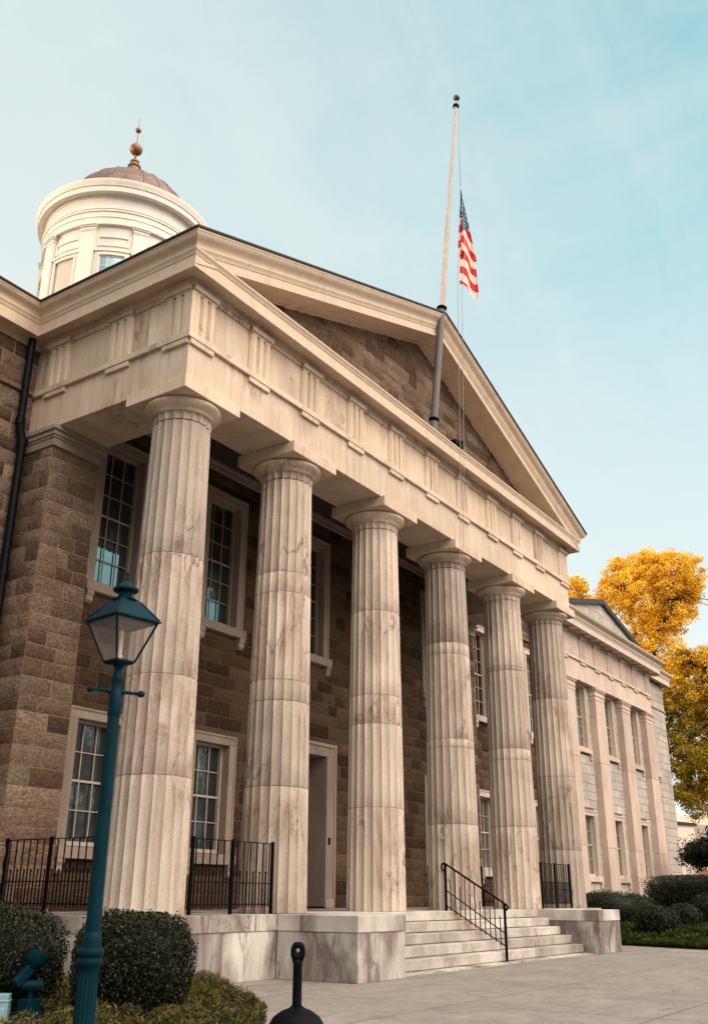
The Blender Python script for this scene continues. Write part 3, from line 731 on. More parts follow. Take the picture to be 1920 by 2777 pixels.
# ------------------------------------------------------------------ windows
def window(c, yw, z0, z1, h, rows, cols=3, sill=True, glass='glass', sash='sash', trim='stonetrim', fw=.20, proud=.05, rec=.20, cons=True, blind=False, cill_ext=.05, head=.20):
    """c centre x, yw wall plane, z0/z1 glass bottom/top, h half opening"""
    w = empty('window', (c, yw, 0)); w.parent = HOUSE
    b0 = z0 - .12; t0 = z1 + .05; yf = -proud
    mb = MB()
    mb.rnd(); mb.box(-h - fw, yf, b0 + .001, -h, rec + .12, t0 - .001); mb.rnd(); mb.box(h, yf, b0 + .001, h + fw, rec + .12, t0 - .001)
    mb.rnd(); mb.box(-h - fw, yf, t0, h + fw, rec + .12, t0 + head)
    # outer fillet
    mb.rnd(); mb.box(-h - fw - .02, yf - .02, t0 + head - .045, h + fw + .02, yf + .05, t0 + head + .002)
    for s in (-1, 1):
        a, b = sorted((s * (h + fw - .03), s * (h + fw + .018)))
        mb.box(a, yf - .018, b0 + .002, b, yf + .05, t0 + head - .046)
    mb.build('architrave', M[trim], w, bevel=.006)
    if sill:
        mb = MB().rnd(); mb.box(-h - fw - cill_ext, yf - .10, b0 - .20, h + fw + cill_ext, rec + .1, b0 - .001); mb.build('sill', M[trim], w, bevel=.01)
        if cons:
            for s in (-1, 1):
                mb = MB().rnd(); x = s * (h + fw - .07)
                prof = [(.0, -.001), (yf - .09, -.001), (yf - .10, -.06), (yf - .07, -.12), (yf - .075, -.20), (yf - .03, -.25), (0, -.25)]
                mb.extr(prof, lambda a, b, t: (t, a, b0 - .20 + b), x - .085, x + .085); mb.build('console', M[trim], w)
    yg = rec
    # sash frame
    mb = MB(); sf = .045
    mb.box(-h, yg - .05, b0, -h + sf, yg + .05, t0); mb.box(h - sf, yg - .05, b0, h, yg + .05, t0); mb.box(-h + sf, yg - .05, t0 - sf, h - sf, yg + .05, t0); mb.box(-h + sf, yg - .05, b0, h - sf, yg + .05, z0 - .02)
    zm = z0 + (z1 - z0) / 2
    up, lo = yg + .012, yg - .018
    mb.box(-h + sf, lo, zm - .022, h - sf, up, zm + .022)
    mb.build('sash', M[sash], w, bevel=.004)
    mb = MB(); iw = h - sf
    for k in range(1, cols):
        x = -iw + 2 * iw * k / cols
        mb.box(x - .009, lo - .002, z0 - .02, x + .009, lo + .02, zm - .022); mb.box(x - .009, up - .012, zm + .022, x + .009, up + .012, t0 - sf)
    for k in range(1, rows):
        z = z0 + (z1 - z0) * k / rows
        if abs(z - zm) < .05: continue
        y = lo if z < zm else up - .01
        mb.box(-iw, y - .001, z - .008, iw, y + .02, z + .008)
    mb.build('muntins', M[sash], w)
    mb = MB(); 
    q = [mb.vert(p) for p in ((-iw, yg + .034, z0 - .02), (iw, yg + .034, z0 - .02), (iw, yg + .034, t0 - sf), (-iw, yg + .034, t0 - sf))]; mb.face(q)
    mb.build('glass', M[glass], w, recalc=False)
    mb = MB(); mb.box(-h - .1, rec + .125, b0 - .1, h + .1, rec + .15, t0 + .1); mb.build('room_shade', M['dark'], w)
    return w
for k, (c, h) in enumerate(WU):
    window(c, YI, 6.03, 8.83, h, 6)
    if k != 2: window(c, YI, 1.18, 3.25, h, 4, glass='glass_low', sash='sash_light')
for k, (c, h) in enumerate(EW):
    window(c, YM, 6.03, 8.83, h, 6, glass='glass_gold' if k == 0 else 'glass', sash='sash_light', trim='marble_wing'); window(c, YM, 1.18, 3.25, h, 4, glass='glass_wing', sash='sash_light', trim='marble_wing')

# doorway
D = empty('doorway', (8, YI, 0)); D.parent = HOUSE
mb = MB()
for s in (-1, 1):
    a, b = sorted((s * .90, s * 1.26)); mb.rnd(); mb.box(a, -.05, .225, b, .9, 3.479)
    mb.rnd(); mb.box(a - .012, -.07, .004, b + .012, .9, .223)
mb.rnd(); mb.box(-1.26, -.05, 3.48, 1.26, .9, 3.77); mb.rnd(); mb.box(-1.29, -.08, 3.71, 1.29, .0, 3.79)
for s in (-1, 1):
    a, b = sorted((s * 1.21, s * 1.285)); mb.box(a, -.075, .226, b, -.02, 3.708)
mb.build('door_frame', M['stonetrim'], D, bevel=.01)
mb = MB(); mb.box(-.899, .60, .03, .899, .66, 3.47)
for x0, x1 in ((-.80, -.08), (.08, .80)):
    for z0, z1 in ((.2, 1.2), (1.35, 2.3), (2.45, 3.3)): mb.box(x0, .575, z0, x1, .601, z1)
mb.build('door_leaf', M['door'], D, bevel=.008)
mb = MB(); mb.box(-.90, -.05, .004, .90, .6, .04); mb.build('threshold', M['iron'], D)
mb = MB(); mb.box(.862, .40, 1.30, .898, .47, 1.48); mb.tube([(.86, .44, 1.40), (.80, .44, 1.40), (.80, .34, 1.40)], .012); mb.build('door_handle', M['brass'], D)
mb = MB(); mb.box(.98, -.075, 1.42, 1.05, -.051, 1.58); mb.build('card_reader', M['black'], D, bevel=.006)

# ------------------------------------------------------------------ podium, steps, cheek blocks
pod = MB(); zs_ = -.243
def course(x0, x1, y0, y1, z0, z1, cuts, ax='x'):
    for a, b in zip(cuts, cuts[1:]):
        pod.rnd()
        if ax == 'x': pod.box(a + .002, y0, z0, b - .002, y1, z1)
        else: pod.box(x0, a + .002, z0, x1, b - .002, z1)
YP = -.74
course(0, 0, YP - .015, .5, zs_, -.002, [-.755, .52, 2.245]); course(0, 0, YP, .5, G, zs_ - .003, [-.74, .95, 2.245])
course(-.755, .3, 0, 0, zs_, -.002, [.503, 1.6, 2.9, YM], 'y'); course(-.74, .3, 0, 0, G, zs_ - .003, [.503, 2.2, YM], 'y')
pod.build('podium', M['marble_base'], HOUSE, bevel=.008); pod = MB()
course(0, 0, YP - .015, .5, zs_, -.002, [13.82, 15.2, 16.755]); course(0, 0, YP, .5, G, zs_ - .003, [13.82, 15.6, 16.74])
course(15.7, 16.755, 0, 0, zs_, -.002, [.503, 2.0, YM], 'y'); course(15.7, 16.74, 0, 0, G, zs_ - .003, [.503, 2.0, YM], 'y')
pod.build('podium', M['marble_base'], HOUSE, bevel=.008)
pod = MB()
pod.rnd(); pod.box(3.64, -.60, -.243, 12.36, .5, -.002)
for a, b in ((.30, 4.0), (4.0, 8.0), (8.0, 12.0), (12.0, 15.7)): pod.rnd(); pod.box(a + .001, .502, -.2, b - .001, YI + .8, -.002)
pod.build('porch_floor', M['marble_base'], HOUSE)
for x0, x1 in ((2.24, 3.62), (12.38, 13.78)):
    pod = MB()
    cuts = [-2.3, -1.2, YP - .02] if x0 < 5 else [-2.3, YP - .02]
    for a, b in zip(cuts, cuts[1:]): pod.rnd(); pod.box(x0 - .012, a - (.015 if a < -2 else 0) + .002, zs_, x1 + .012, b - .002, -.001)
    xm = x0 + .95
    for a, b, c, d in ((x0, -2.3, x0 + .62, -1.45), (x0 + .62, -2.3, x1, -1.45), (x0, -1.45, x1, YP - .005)):
        pod.rnd(); pod.box(a + .002, b + .002, G, c - .002, d - .002, zs_ - .003)
    pod.build('stair_cheek', M['marble_base'], HOUSE, bevel=.01)
sp = MB(); nst = 5; rise = (-G - .02) / nst; trd = .27
rs = random.Random(3)
ys = [-.60 - .0 - trd * k for k in range(nst + 1)]
for k in range(nst):
    zt_ = -rise * k; y0 = YP - .06 - trd * k
    x = 3.635
    if k == 0: continue
    while x < 12.36:
        w = rs.uniform(1.1, 1.9)
        if x + w > 11.8: w = 12.365 - x
        sp.rnd(); sp.box(x + .002, y0, zt_ - rise + .012, x + w - .002, y0 + trd + .1, zt_); x += w
sp.rnd()
x = 3.635
while x < 12.36:
    w = rs.uniform(1.1, 1.9)
    if x + w > 11.8: w = 12.365 - x
    sp.rnd(); sp.box(x + .002, YP - .06, -rise + .012, x + w - .002, -.55, -.003); x += w
sp.build('steps', M['marble_steps'], HOUSE, bevel=.014)
mb = MB().rnd(); mb.box(3.64, YP - .02 - trd * 4 - .0, G - .05, 12.36, .4, -rise * 4 - .01)
for k in range(4): mb.box(3.641, YP - .02 - trd * k, -rise * (k + 1) - .3, 12.359, .4, -rise * k - .02 - .002)
mb.box(3.64, YP - .30 - trd * 4, G - .05, 12.36, -.5, G + .022)
mb.build('step_bed', M['marble_base'], HOUSE)

# ------------------------------------------------------------------ side wing
W = empty('wing', (0, 0, 0)); W.parent = HOUSE
YWW = 3.30
pc = [25.42, 28.75, 32.08, 35.40]
wcs = [27.1, 30.42, 33.74]
opw = []
for c in wcs: opw += [(c - .58, c + .58, 5.85, 8.45), (c - .58, c + .58, 1.0, 3.32)]
def Pw(u, z, o): return (u, YWW - o, z)
stone_wall('wing_wall', M['ashlar'], Pw, WX0 + .02, WX1 - .02, G, 8.53, openings=opw, seed=15, parent=W, depth=.02, ch=(.30, .38), bl=(.45, .85), n=1, joint=.016)
for c in pc:
    mb = MB()
    zc = [G, 2.1, 5.4, 8.0]
    for a, b in zip(zc, zc[1:]): mb.rnd(); mb.box(c - .55, YW, a + .004, c + .55, YWW + .1, b - .004)
    for a, b, p in ((8.0, 8.16, .012), (8.163, 8.20, .035), (8.203, 8.36, .02), (8.363, 8.43, .06), (8.433, 8.529, .09)):
        mb.rnd(); mb.box(c - .55 - p, YW - p, a, c + .55 + p, YWW + .1, b)
    mb.build('pilaster', M['marble_wing'], W, bevel=.007)
for c in wcs:
    w = window(c, YWW, 6.02, 8.38, .58, 6, sash='sash_light', trim='marble_wing', glass='glass_wing', proud=.03, rec=.16, fw=.18, head=.12, cill_ext=.0)
    w = window(c, YWW, 1.13, 3.22, .58, 4, sash='sash_light', trim='marble_wing', glass='glass_wing', proud=.03, rec=.16, fw=.18, cill_ext=.0)
run_blocks('wing_architrave', M['marble_wing'], YW, YW + .9, 8.532, 9.330, [WX0, 27.1, 30.42, 33.74, WX1], parent=W)
mb = MB(); sweep(mb, [(-.02, 9.332), (.07, 9.332), (.07, 9.450), (-.02, 9.450)], [(WX0, YWW), (WX0, YW), (WX1, YW), (WX1, YWW)], close_ends=False); mb.build('wing_taenia', M['marble_wing'], W, bevel=.006)
tw = [25.10, 26.95, 28.65, 30.32, 32.0, 33.66, 35.35]
tw = [25.10] + [25.42 + 1.662 * k for k in range(1, 6)] + [35.65]
fr = MB()
for a, b in zip([WX0 + .01] + tw[1:-1], tw[1:-1] + [WX1 - .01]): fr.rnd(); fr.box(a + .001, YW + .012, 9.452, b - .001, YW + .9, 10.44)
WF = fr.build('wing_frieze', M['marble_wing'], W)
for c in tw: triglyph('x', c, YW, parent=W, mat=M['marble_wing'])
wp = [(WX0, YM), (WX0, YW), (WX1, YW), (WX1, YM + .2)]
mb = MB(); sweep(mb, BED, wp); mb.build('wing_bed_moulding', M['marble_wing'], W)
k_ = 1.35
mb = MB(); sweep(mb, [(p * k_, z) for p, z in CORONA + CYMA[1:] + [(.50, 11.14), (-.2, 11.22)]], wp); mb.build('wing_cornice', M['trim2'], W, auto=30)
x = WX0 - .2
while x < WX1 + .3: mb = MB(); mb.box(x, YW - .42, 10.50, x + .50, YW - .06, 10.544); mb.build('mutule', M['trim2'], W); x += .832
# gable above the wing
gx = (WX0 + WX1) / 2 - .3; zg = 12.75; sl2 = .235
def Pg(u, z, o): return (u, YW + .05 - o, z)
stone_wall('wing_gable', M['ashlar'], Pg, WX0 - .4, WX1 + .3, 11.1, 12.9, seed=17, parent=W, depth=.015, ch=(.28, .34), bl=(.45, .8), n=1, joint=.016,
           clip=[(Vector((gx, 0, zg - .12)), Vector((-sl2, 0, 1)).normalized()), (Vector((gx, 0, zg - .12)), Vector((sl2, 0, 1)).normalized())])
mb = MB()
for s in (-1, 1):
    n = 7; xe = gx + s * 6.55
    y0, y1 = YW - .12, YW + .45
    a = (gx, zg); b = (xe, zg - sl2 * 6.55)
    P4 = [(a[0], a[1] - .14), (b[0], b[1] - .14), (b[0], b[1] + .09), (a[0], a[1] + .09)]
    mb.rnd(); mb.extr(P4, lambda p, q, t: (p, t, q), y0, y1)
mb.build('gable_coping', M['roof'], W, bevel=.01)
mb = MB(); mb.box(WX0 - .5, YW + .10, 11.1, WX1 + .4, YW + .12, 11.3); mb.build('gable_back', M['ashlar'], W)
# end bay of pale ashlar past the wing
YE = 3.40
def Pe(u, z, o): return (u, YE - o, z)
stone_wall('end_bay_wall', M['ashlar'], Pe, WX1 - .1, 39.4, G, 9.13, seed=18, parent=W, depth=.015, ch=(.30, .38), bl=(.42, .85), n=1, joint=.016)
stone_wall('end_bay_wall_top', M['ashlar'], Pe, WX1 - .1, 39.4, 9.21, 10.45, seed=19, parent=W, depth=.015, ch=(.30, .38), bl=(.42, .85), n=1, joint=.016)
mb = MB().rnd(); mb.box(WX1 - .1, YE - .07, 9.132, 39.44, YE + .4, 9.208); mb.box(WX1 - .1, YE + .02, G, 39.38, 19, 10.5); mb.build('end_bay_core', M['ashlar'], W)
mb = MB(); sweep(mb, CORONA + CYMA[1:] + [(.50, 11.14), (-.2, 11.22)], [(WX1 - .1, YE), (39.4, YE), (39.4, 19)]); mb.build('end_bay_cornice', M['trim2'], W, auto=30)
window(36.62, YE, 6.02, 8.38, .55, 6, sash='sash_light', trim='marble_wing', glass='glass_wing', proud=.03, rec=.16)
window(36.62, YE, 1.13, 3.22, .55, 4, sash='sash_light', trim='marble_wing', glass='glass_wing', proud=.03, rec=.16)

# ------------------------------------------------------------------ cupola
CU = empty('cupola', (8.0, 11.66, 0)); CU.parent = HOUSE
mb = MB()
mb.lathe([(2.62, 13.0), (2.62, 20.74)], 96, capb=False, capt=False); mb.build('drum', M['white'], CU, smooth=True)
mb = MB(); nb = 10; a0 = -156
mb.lathe([(2.60, 20.735), (2.74, 20.735), (2.74, 20.99), (2.765, 21.0), (2.765, 21.20), (2.80, 21.215), (2.80, 21.28), (2.82, 21.30), (2.82, 21.34), (2.73, 21.36), (2.73, 21.80), (2.76, 21.81), (2.78, 21.87), (2.80, 21.90)], 96, capb=False, capt=False)
mb.build('drum_entablature', M['white'], CU, auto=30)
mb = MB(); mb.lathe([(2.78, 21.90), (3.00, 21.87), (3.00, 21.91), (3.012, 22.06), (3.04, 22.07), (3.05, 22.12), (3.08, 22.20), (3.10, 22.28), (3.10, 22.31), (3.02, 22.33), (2.42, 22.50)], 96, capb=False, capt=False)
mb.build('cupola_cornice', M['white'], CU, auto=30)
for k in range(nb):
    th = R(a0 + 36 * k)
    def rad(mb, half_w, r0, r1, z0, z1, th=th):
        n = 4; pts = []
        for rr in (r0, r1):
            pts.append([(rr * math.cos(th + (half_w / 2.75) * (2 * j / n - 1)), rr * math.sin(th + (half_w / 2.75) * (2 * j / n - 1))) for j in range(n + 1)])
        loop = pts[0] + pts[1][::-1]
        mb.extr(loop, lambda a, b, t: (a, b, t), z0, z1)
    mb = MB(); rad(mb, .24, 2.55, 2.76, 13.2, 20.46); rad(mb, .245, 2.55, 2.775, 20.462, 20.50); rad(mb, .25, 2.55, 2.785, 20.502, 20.60); rad(mb, .275, 2.55, 2.82, 20.602, 20.655); rad(mb, .30, 2.55, 2.85, 20.657, 20.733)
    mb.build('cupola_pilaster', M['white'], CU)
    th2 = th + R(18)
    w = empty('cupola_window', (0, 0, 0)); w.parent = CU; w.rotation_euler = (0, 0, th2)
    # local +x outwards
    def cb(mb, y0, y1, z0, z1, r0, r1, n=6):
        A = [(math.sqrt(r1 * r1 - (y0 + (y1 - y0) * j / n) ** 2), y0 + (y1 - y0) * j / n) for j in range(n + 1)]
        B = [(math.sqrt(r0 * r0 - (y0 + (y1 - y0) * j / n) ** 2), y0 + (y1 - y0) * j / n) for j in range(n + 1)]
        mb.extr(A + B[::-1], lambda a, b, t: (a, b, t), z0, z1)
    mb = MB()
    for s in (-1, 1): cb(mb, *sorted((s * .40, s * .56)), 17.0, 19.55, 2.55, 2.67); cb(mb, *sorted((s * .40, s * .46)), 17.0, 19.55, 2.55, 2.70)
    cb(mb, -.56, .56, 19.552, 19.70, 2.55, 2.67); cb(mb, -.46, .46, 19.55, 19.61, 2.55, 2.70); cb(mb, -.60, .60, 19.702, 19.77, 2.55, 2.71)
    # raised panel outline above
    cb(mb, -.52, .52, 20.26, 20.32, 2.55, 2.66); cb(mb, -.52, .52, 19.93, 19.98, 2.55, 2.66)
    for s in (-1, 1): cb(mb, *sorted((s * .46, s * .52)), 19.982, 20.258, 2.55, 2.66)
    mb.build('surround', M['white'], w, auto=40)
    blind = (k == nb - 1)
    mb = MB(); cb(mb, -.399, .399, 17.0, 19.549, 2.55, 2.628); mb.build('glass' if not blind else 'blind', M['blind'] if blind else M['glass_cupola'], w, auto=40)
    if not blind:
        mb = MB()
        for y in (-.13, .13): cb(mb, y - .012, y + .012, 17.0, 19.53, 2.56, 2.645, 1)
        for z in (17.6, 17.98, 18.36, 18.74, 19.13): cb(mb, -.38, .38, z - .012, z + .012, 2.56, 2.647)
        for s in (-1, 1): cb(mb, *sorted((s * .36, s * .399)), 17.0, 19.53, 2.56, 2.65, 1)
        cb(mb, -.36, .36, 19.50, 19.548, 2.56, 2.65)
        mb.build('muntins', M['white'], w)
# copper dome with standing seams
DR, DZ = 2.335, 22.40
mb = MB(); ns = 24; per = 6; rows = []
for j in range(15):
    a = R(90) * j / 14 * .985; rr = DR * math.cos(a); z = DZ + DR * math.sin(a)
    rows.append([((rr - .012 * math.sin(math.pi * (k % per) / per)) * math.cos(2 * math.pi * k / (ns * per)), (rr - .012 * math.sin(math.pi * (k % per) / per)) * math.sin(2 * math.pi * k / (ns * per)), z) for k in range(ns * per)])
ids = mb.strip(rows, True); mb.face(ids[-1]); mb.build('dome', M['copper'], CU, smooth=True)
mb = MB()
for k in range(ns):
    th = 2 * math.pi * k / ns
    mb.tube([(DR * math.cos(R(88) * j / 12) * math.cos(th) * 1.003, DR * math.cos(R(88) * j / 12) * math.sin(th) * 1.003, DZ + DR * math.sin(R(88) * j / 12)) for j in range(13)], .017, 6, caps=False)
mb.build('dome_seams', M['copper'], CU, smooth=True)
FI = MB(); FI.lathe([(.40, 24.55), (.36, 24.80), (.26, 24.95), (.27, 25.05), (.24, 25.12), (.22, 25.35), (.20, 25.45), (.245, 25.47), (.245, 25.51), (.20, 25.53), (.155, 25.60), (.14, 25.68), (.17, 25.71), (.165, 25.76), (.09, 25.84), (.045, 25.90), (.04, 26.05)], 32)
for zc, rr in ((26.33, .24), (27.26, .11)):
    FI.lathe([(max(.004, rr * math.cos(R(a))), zc + rr * math.sin(R(a))) for a in range(-88, 89, 8)], 28)
FI.lathe([(.03, 26.56), (.05, 26.60), (.03, 26.64), (.018, 26.70), (.014, 27.10), (.014, 27.40), (.012, 27.5), (.004, 27.92)], 12)
FI.build('finial', M['gilt'], CU, auto=40)

# ------------------------------------------------------------------ downpipe (part of the building)
mb = MB()
y = YM - .16
mb.tube([(-.93, y + .0, 10.50), (-.93, y, 8.62)], .075, 14); mb.tube([(-.93, y, 8.75), (-.93, y, 8.60)], .095, 14)
mb.tube([(-.93, y, 8.64), (-.90, y, 8.50), (-.84, y, 8.28), (-.82, y, 8.1)], .085, 14)
mb.tube([(-.82, y, 8.32), (-.82, y, 8.22)], .10, 14)
mb.tube([(-.82, y, 8.2), (-.80, y, G)], .08, 14)
for z in (2.4, 5.6): mb.tube([(-.81, y, z), (-.81, y, z + .12)], .098, 14)
mb.build('downpipe', M['pipe'], HOUSE, auto=40)

# ------------------------------------------------------------------ flagpole, flag, halyard
B0 = Vector((7.73, -.86, 10.90)); C0 = Vector((7.90, -1.10, 14.53)); DD = (C0 - Vector((7.73, -.86, 11.21))).normalized()
def on_pole(z): return C0 + DD * ((z - 14.53) / DD.z)
FP = empty('flagpole', B0); tag(FP, 'tall white flagpole on grey lower sleeve rising from the pediment', 'flagpole')
def fp(name, pts, rad, mat, seg=20):
    mb = MB(); mb.tube([Vector(p) - B0 for p in pts], rad, seg); return mb.build(name, mat, FP, auto=50)
fp('lower_sleeve', [on_pole(10.75), on_pole(14.5)], [.098, .092], M['polegrey'])
for z in (11.25, 14.52): fp('collar', [on_pole(z - .05), on_pole(z - .02), on_pole(z + .02), on_pole(z + .05)], [.10, .135, .135, .10], M['iron'])
fp('joint_band', [on_pole(12.7), on_pole(12.74)], [.101, .101], M['polegrey'])
fp('pole', [on_pole(14.5), on_pole(21.36)], [.084, .044], M['polewhite'])
fp('truck', [on_pole(21.34), on_pole(21.36), on_pole(21.42), on_pole(21.46)], [.05, .09, .09, .045], M['iron'])
fp('stem', [on_pole(21.45), on_pole(21.62)], [.02, .02], M['polewhite'])
mb = MB(); c_ = on_pole(21.70) - B0
mb.lathe([(max(.003, .095 * math.cos(R(a))), .095 * math.sin(R(a))) for a in range(-88, 89, 11)], 24, c=c_); mb.build('ball', M['bark2'], FP, smooth=True)

# camera model is also used once, to carry the flag outline measured on a vertical plane
FY = -1.45
def FPt(px, py, dy=0.0):
    """flag coordinates (hundredths) -> vertical plane through the halyard"""
    # affine fit of measured points on plane y=-1.45
    x = 8.63 + (px - 495) * FA[0] + (py - 1040) * FA[1]; z = 18.73 + (px - 495) * FA[2] + (py - 1040) * FA[3]
    return Vector((x, FY + dy, z))
FA = (.00692, -.000302, .00414, -.00395)
LE = [(1035, 488), (1100, 488), (1180, 488), (1290, 480), (1330, 474), (1450, 470), (1560, 466), (1605, 470), (1625, 488), (1700, 486), (1800, 485), (1870, 484)]
RE = [(1035, 493), (1100, 507), (1180, 523), (1290, 548), (1370, 566), (1450, 585), (1530, 602), (1610, 618), (1680, 634), (1760, 630), (1850, 637), (1990, 652)]
def interp(T, y):
    for (y0, x0), (y1, x1) in zip(T, T[1:]):
        if y <= y1: return x0 + (x1 - x0) * (y - y0) / (y1 - y0)
    return T[-1][1]
def flag_fold(s, t): return .11 * math.sin(s * 8.5 + t * 2.6) * min(1, t * 2.5) + .035 * math.sin(s * 21 + t * 9) * t + .012 * math.sin(t * 38 + s * 16)
FDIR = Vector((.87, .49, .12))
mb = MB(); nu, nv = 44, 120
rows = []
for j in range(nv + 1):
    t_ = j / nv; row = []
    for i in range(nu + 1):
        s = i / nu
        ybot = 1870 + 120 * min(1, s * 1.15) + 40 * math.exp(-((s - .8) / .13) ** 2)
        y = 1035 + (ybot - 1035) * t_
        xl = interp(LE, min(y, 1870)); xr = interp(RE, min(y, 1990))
        x = xl + (xr - xl) * s
        row.append(mb.vert(FPt(x, y) + FDIR * flag_fold(s, t_), (x / 1000, y / 3000, 0.0)))
    rows.append(row)
for j in range(nv):
    for i in range(nu): mb.face([rows[j][i], rows[j][i + 1], rows[j + 1][i + 1], rows[j + 1][i]])
def flag_mat():
    m, nt, b = new_mat('flag_cloth'); at = attr_(nt, 'blk'); sep = nt.nodes.new('ShaderNodeSeparateColor'); L(nt, at.outputs['Color'], sep.inputs[0])
    x = math_(nt, 'MULTIPLY', sep.outputs[0], 1000.0); y = math_(nt, 'MULTIPLY', sep.outputs[1], 3000.0)
    w_ = math_(nt, 'SUBTRACT', y, math_(nt, 'MULTIPLY', math_(nt, 'SUBTRACT', x, 490.0), 1.38))
    w_ = math_(nt, 'ADD', w_, math_(nt, 'MULTIPLY', math_(nt, 'SINE', math_(nt, 'MULTIPLY', x, .06)), 10.0))
    s1 = math_(nt, 'LESS_THAN', math_(nt, 'FRACT', math_(nt, 'DIVIDE', math_(nt, 'SUBTRACT', w_, 1437.0 - 1320), 132.0)), .5)
    s2 = math_(nt, 'LESS_THAN', math_(nt, 'FRACT', math_(nt, 'DIVIDE', math_(nt, 'SUBTRACT', y, 1350.0 - 1360), 136.0)), .5)
    flap = math_(nt, 'MULTIPLY', math_(nt, 'LESS_THAN', x, 494.0), math_(nt, 'MULTIPLY', math_(nt, 'GREATER_THAN', y, 1285.0), math_(nt, 'LESS_THAN', y, 1612.0)))
    canton = math_(nt, 'LESS_THAN', math_(nt, 'ADD', y, math_(nt, 'MULTIPLY', math_(nt, 'SUBTRACT', x, 500.0), 1.08)), 1442.0)
    red = math_(nt, 'ADD', math_(nt, 'MULTIPLY', s1, math_(nt, 'SUBTRACT', 1.0, flap)), math_(nt, 'MULTIPLY', s2, flap))
    c = mix_(nt, red, (.78, .68, .57), (.62, .012, .03))
    c = mix_(nt, math_(nt, 'MULTIPLY', canton, math_(nt, 'SUBTRACT', 1.0, flap)), c, (.02, .085, .20))
    L(nt, c, b.inputs['Base Color']); b.inputs['Roughness'].default_value = .8
    tr_ = nt.nodes.new('ShaderNodeBsdfTranslucent'); L(nt, c, tr_.inputs[0]); mx = nt.nodes.new('ShaderNodeMixShader'); mx.inputs[0].default_value = .35
    L(nt, b.outputs[0], mx.inputs[1]); L(nt, tr_.outputs[0], mx.inputs[2]); L(nt, mx.outputs[0], nt.nodes['Material Output'].inputs[0]); return m
FLAG = mb.build('flag', flag_mat(), None, smooth=True, recalc=False)
tag(FLAG, 'limp red and white striped flag with white stars, flown at half staff', 'flag')
mb = MB()
for px, py in ((508, 1125), (508, 1163), (505, 1202), (503, 1240), (530, 1240), (500, 1282), (530, 1277), (500, 1322), (530, 1318), (552, 1325), (527, 1360), (550, 1353), (525, 1398)):
    c = FPt(px, py); xl = interp(LE, py); xr = interp(RE, py); s = (px - xl) / (xr - xl); t = (py - 1035) / 900
    c += FDIR * (flag_fold(s, t) - .05)
    vs = [mb.vert(c + Vector((math.cos(R(90 + 36 * k)) * (.046 if k % 2 == 0 else .019), 0, math.sin(R(90 + 36 * k)) * (.046 if k % 2 == 0 else .019)))) for k in range(10)]
    mb.face(vs)
mb.build('stars', M['flagwhite'], FLAG, recalc=False)
HY = MB()
top = on_pole(21.3) + Vector((.1, -.05, 0))
flagtop = FPt(487, 1012)
HY.tube([top, top.lerp(flagtop, .5) + Vector((-.03, 0, 0)), flagtop], .008, 5)
pz = [FPt(480, 1045), FPt(472, 1500), FPt(466, 1900), Vector((8.38, -1.22, 10.2)), Vector((9.03, -.60, 4.0)), Vector((9.00, -.14, 1.72))]
HY.tube(pz, .007, 5)
pz = [FPt(497, 1040, .02), FPt(498, 1600, -.12), FPt(502, 1900), Vector((8.50, -1.25, 10.25)), Vector((9.10, -.62, 4.0)), Vector((9.02, -.16, 1.72))]
HY.tube(pz, .007, 5)
cc = Vector((8.99, -.12, 1.60))
for q in range(4):
    HY.tube([cc + Vector((.02 * q - .03 + .05 * math.cos(2 * math.pi * k / 16) * -.5, .075 * math.cos(2 * math.pi * k / 16), (.13 - .012 * q) * math.sin(2 * math.pi * k / 16))) for k in range(17)], .007, 6)
tag(HY.build('halyard', M['rope'], None, smooth=True), 'thin double flag rope running down to a coil on the fourth column', 'rope')
mb = MB(); mb.box(8.55, -1.03, 10.92, 9.0, -.80, 11.03); mb.bar((8.6, -.95, 10.96), (8.9, -1.06, 11.06), .12, .06)
tag(mb.build('cornice_floodlight', M['black'], None, bevel=.01), 'small black floodlight lying on top of the horizontal cornice', 'floodlight')

# ------------------------------------------------------------------ iron railings between the columns
def railing(p0, p1, posts, label, cat='railing'):
    p0 = Vector(p0); p1 = Vector(p1); d = (p1 - p0); Ln = d.length; d.normalize()
    r = empty('iron_railing', p0, math.atan2(d.y, d.x)); tag(r, label, cat, 'iron railings round the porch')
    for t in posts: mb = MB(); mb.bar((t * Ln, 0, .002), (t * Ln, 0, 1.115), .045); mb.build('post', M['iron'], r)
    mb = MB()
    for z, h in ((1.085, .014), (.462, .016), (.145, .016)): mb.bar((0, 0, z), (Ln, 0, z), .032, h)
    mb.build('rail', M['iron'], r)
    mb = MB(); n = int(Ln / .158)
    for k in range(n):
        x = (k + .5) * Ln / n; mb.bar((x, 0, .10), (x, 0, 1.08), .016)
        x2 = k * Ln / n
        if k: mb.bar((x2, 0, .10), (x2, 0, .615), .015); mb.box(x2 - .012, -.012, .615, x2 + .012, .012, .64)
    mb.build('picket', M['iron'], r)
    return r
railing((.52, -.42, 0), (2.47, -.42, 0), (0, .48, 1), 'black iron railing between the first and second front columns')
railing((-.45, .60, 0), (-.45, 2.72, 0), (0, .50, 1), 'black iron railing on the left side of the porch, behind the lamp post')
railing((13.52, -.42, 0), (15.44, -.42, 0), (0, .48, 1), 'black iron railing between the two farthest front columns')
railing((16.45, .60, 0), (16.45, 2.72, 0), (0, .50, 1), 'black iron railing on the far side of the porch, seen between columns')
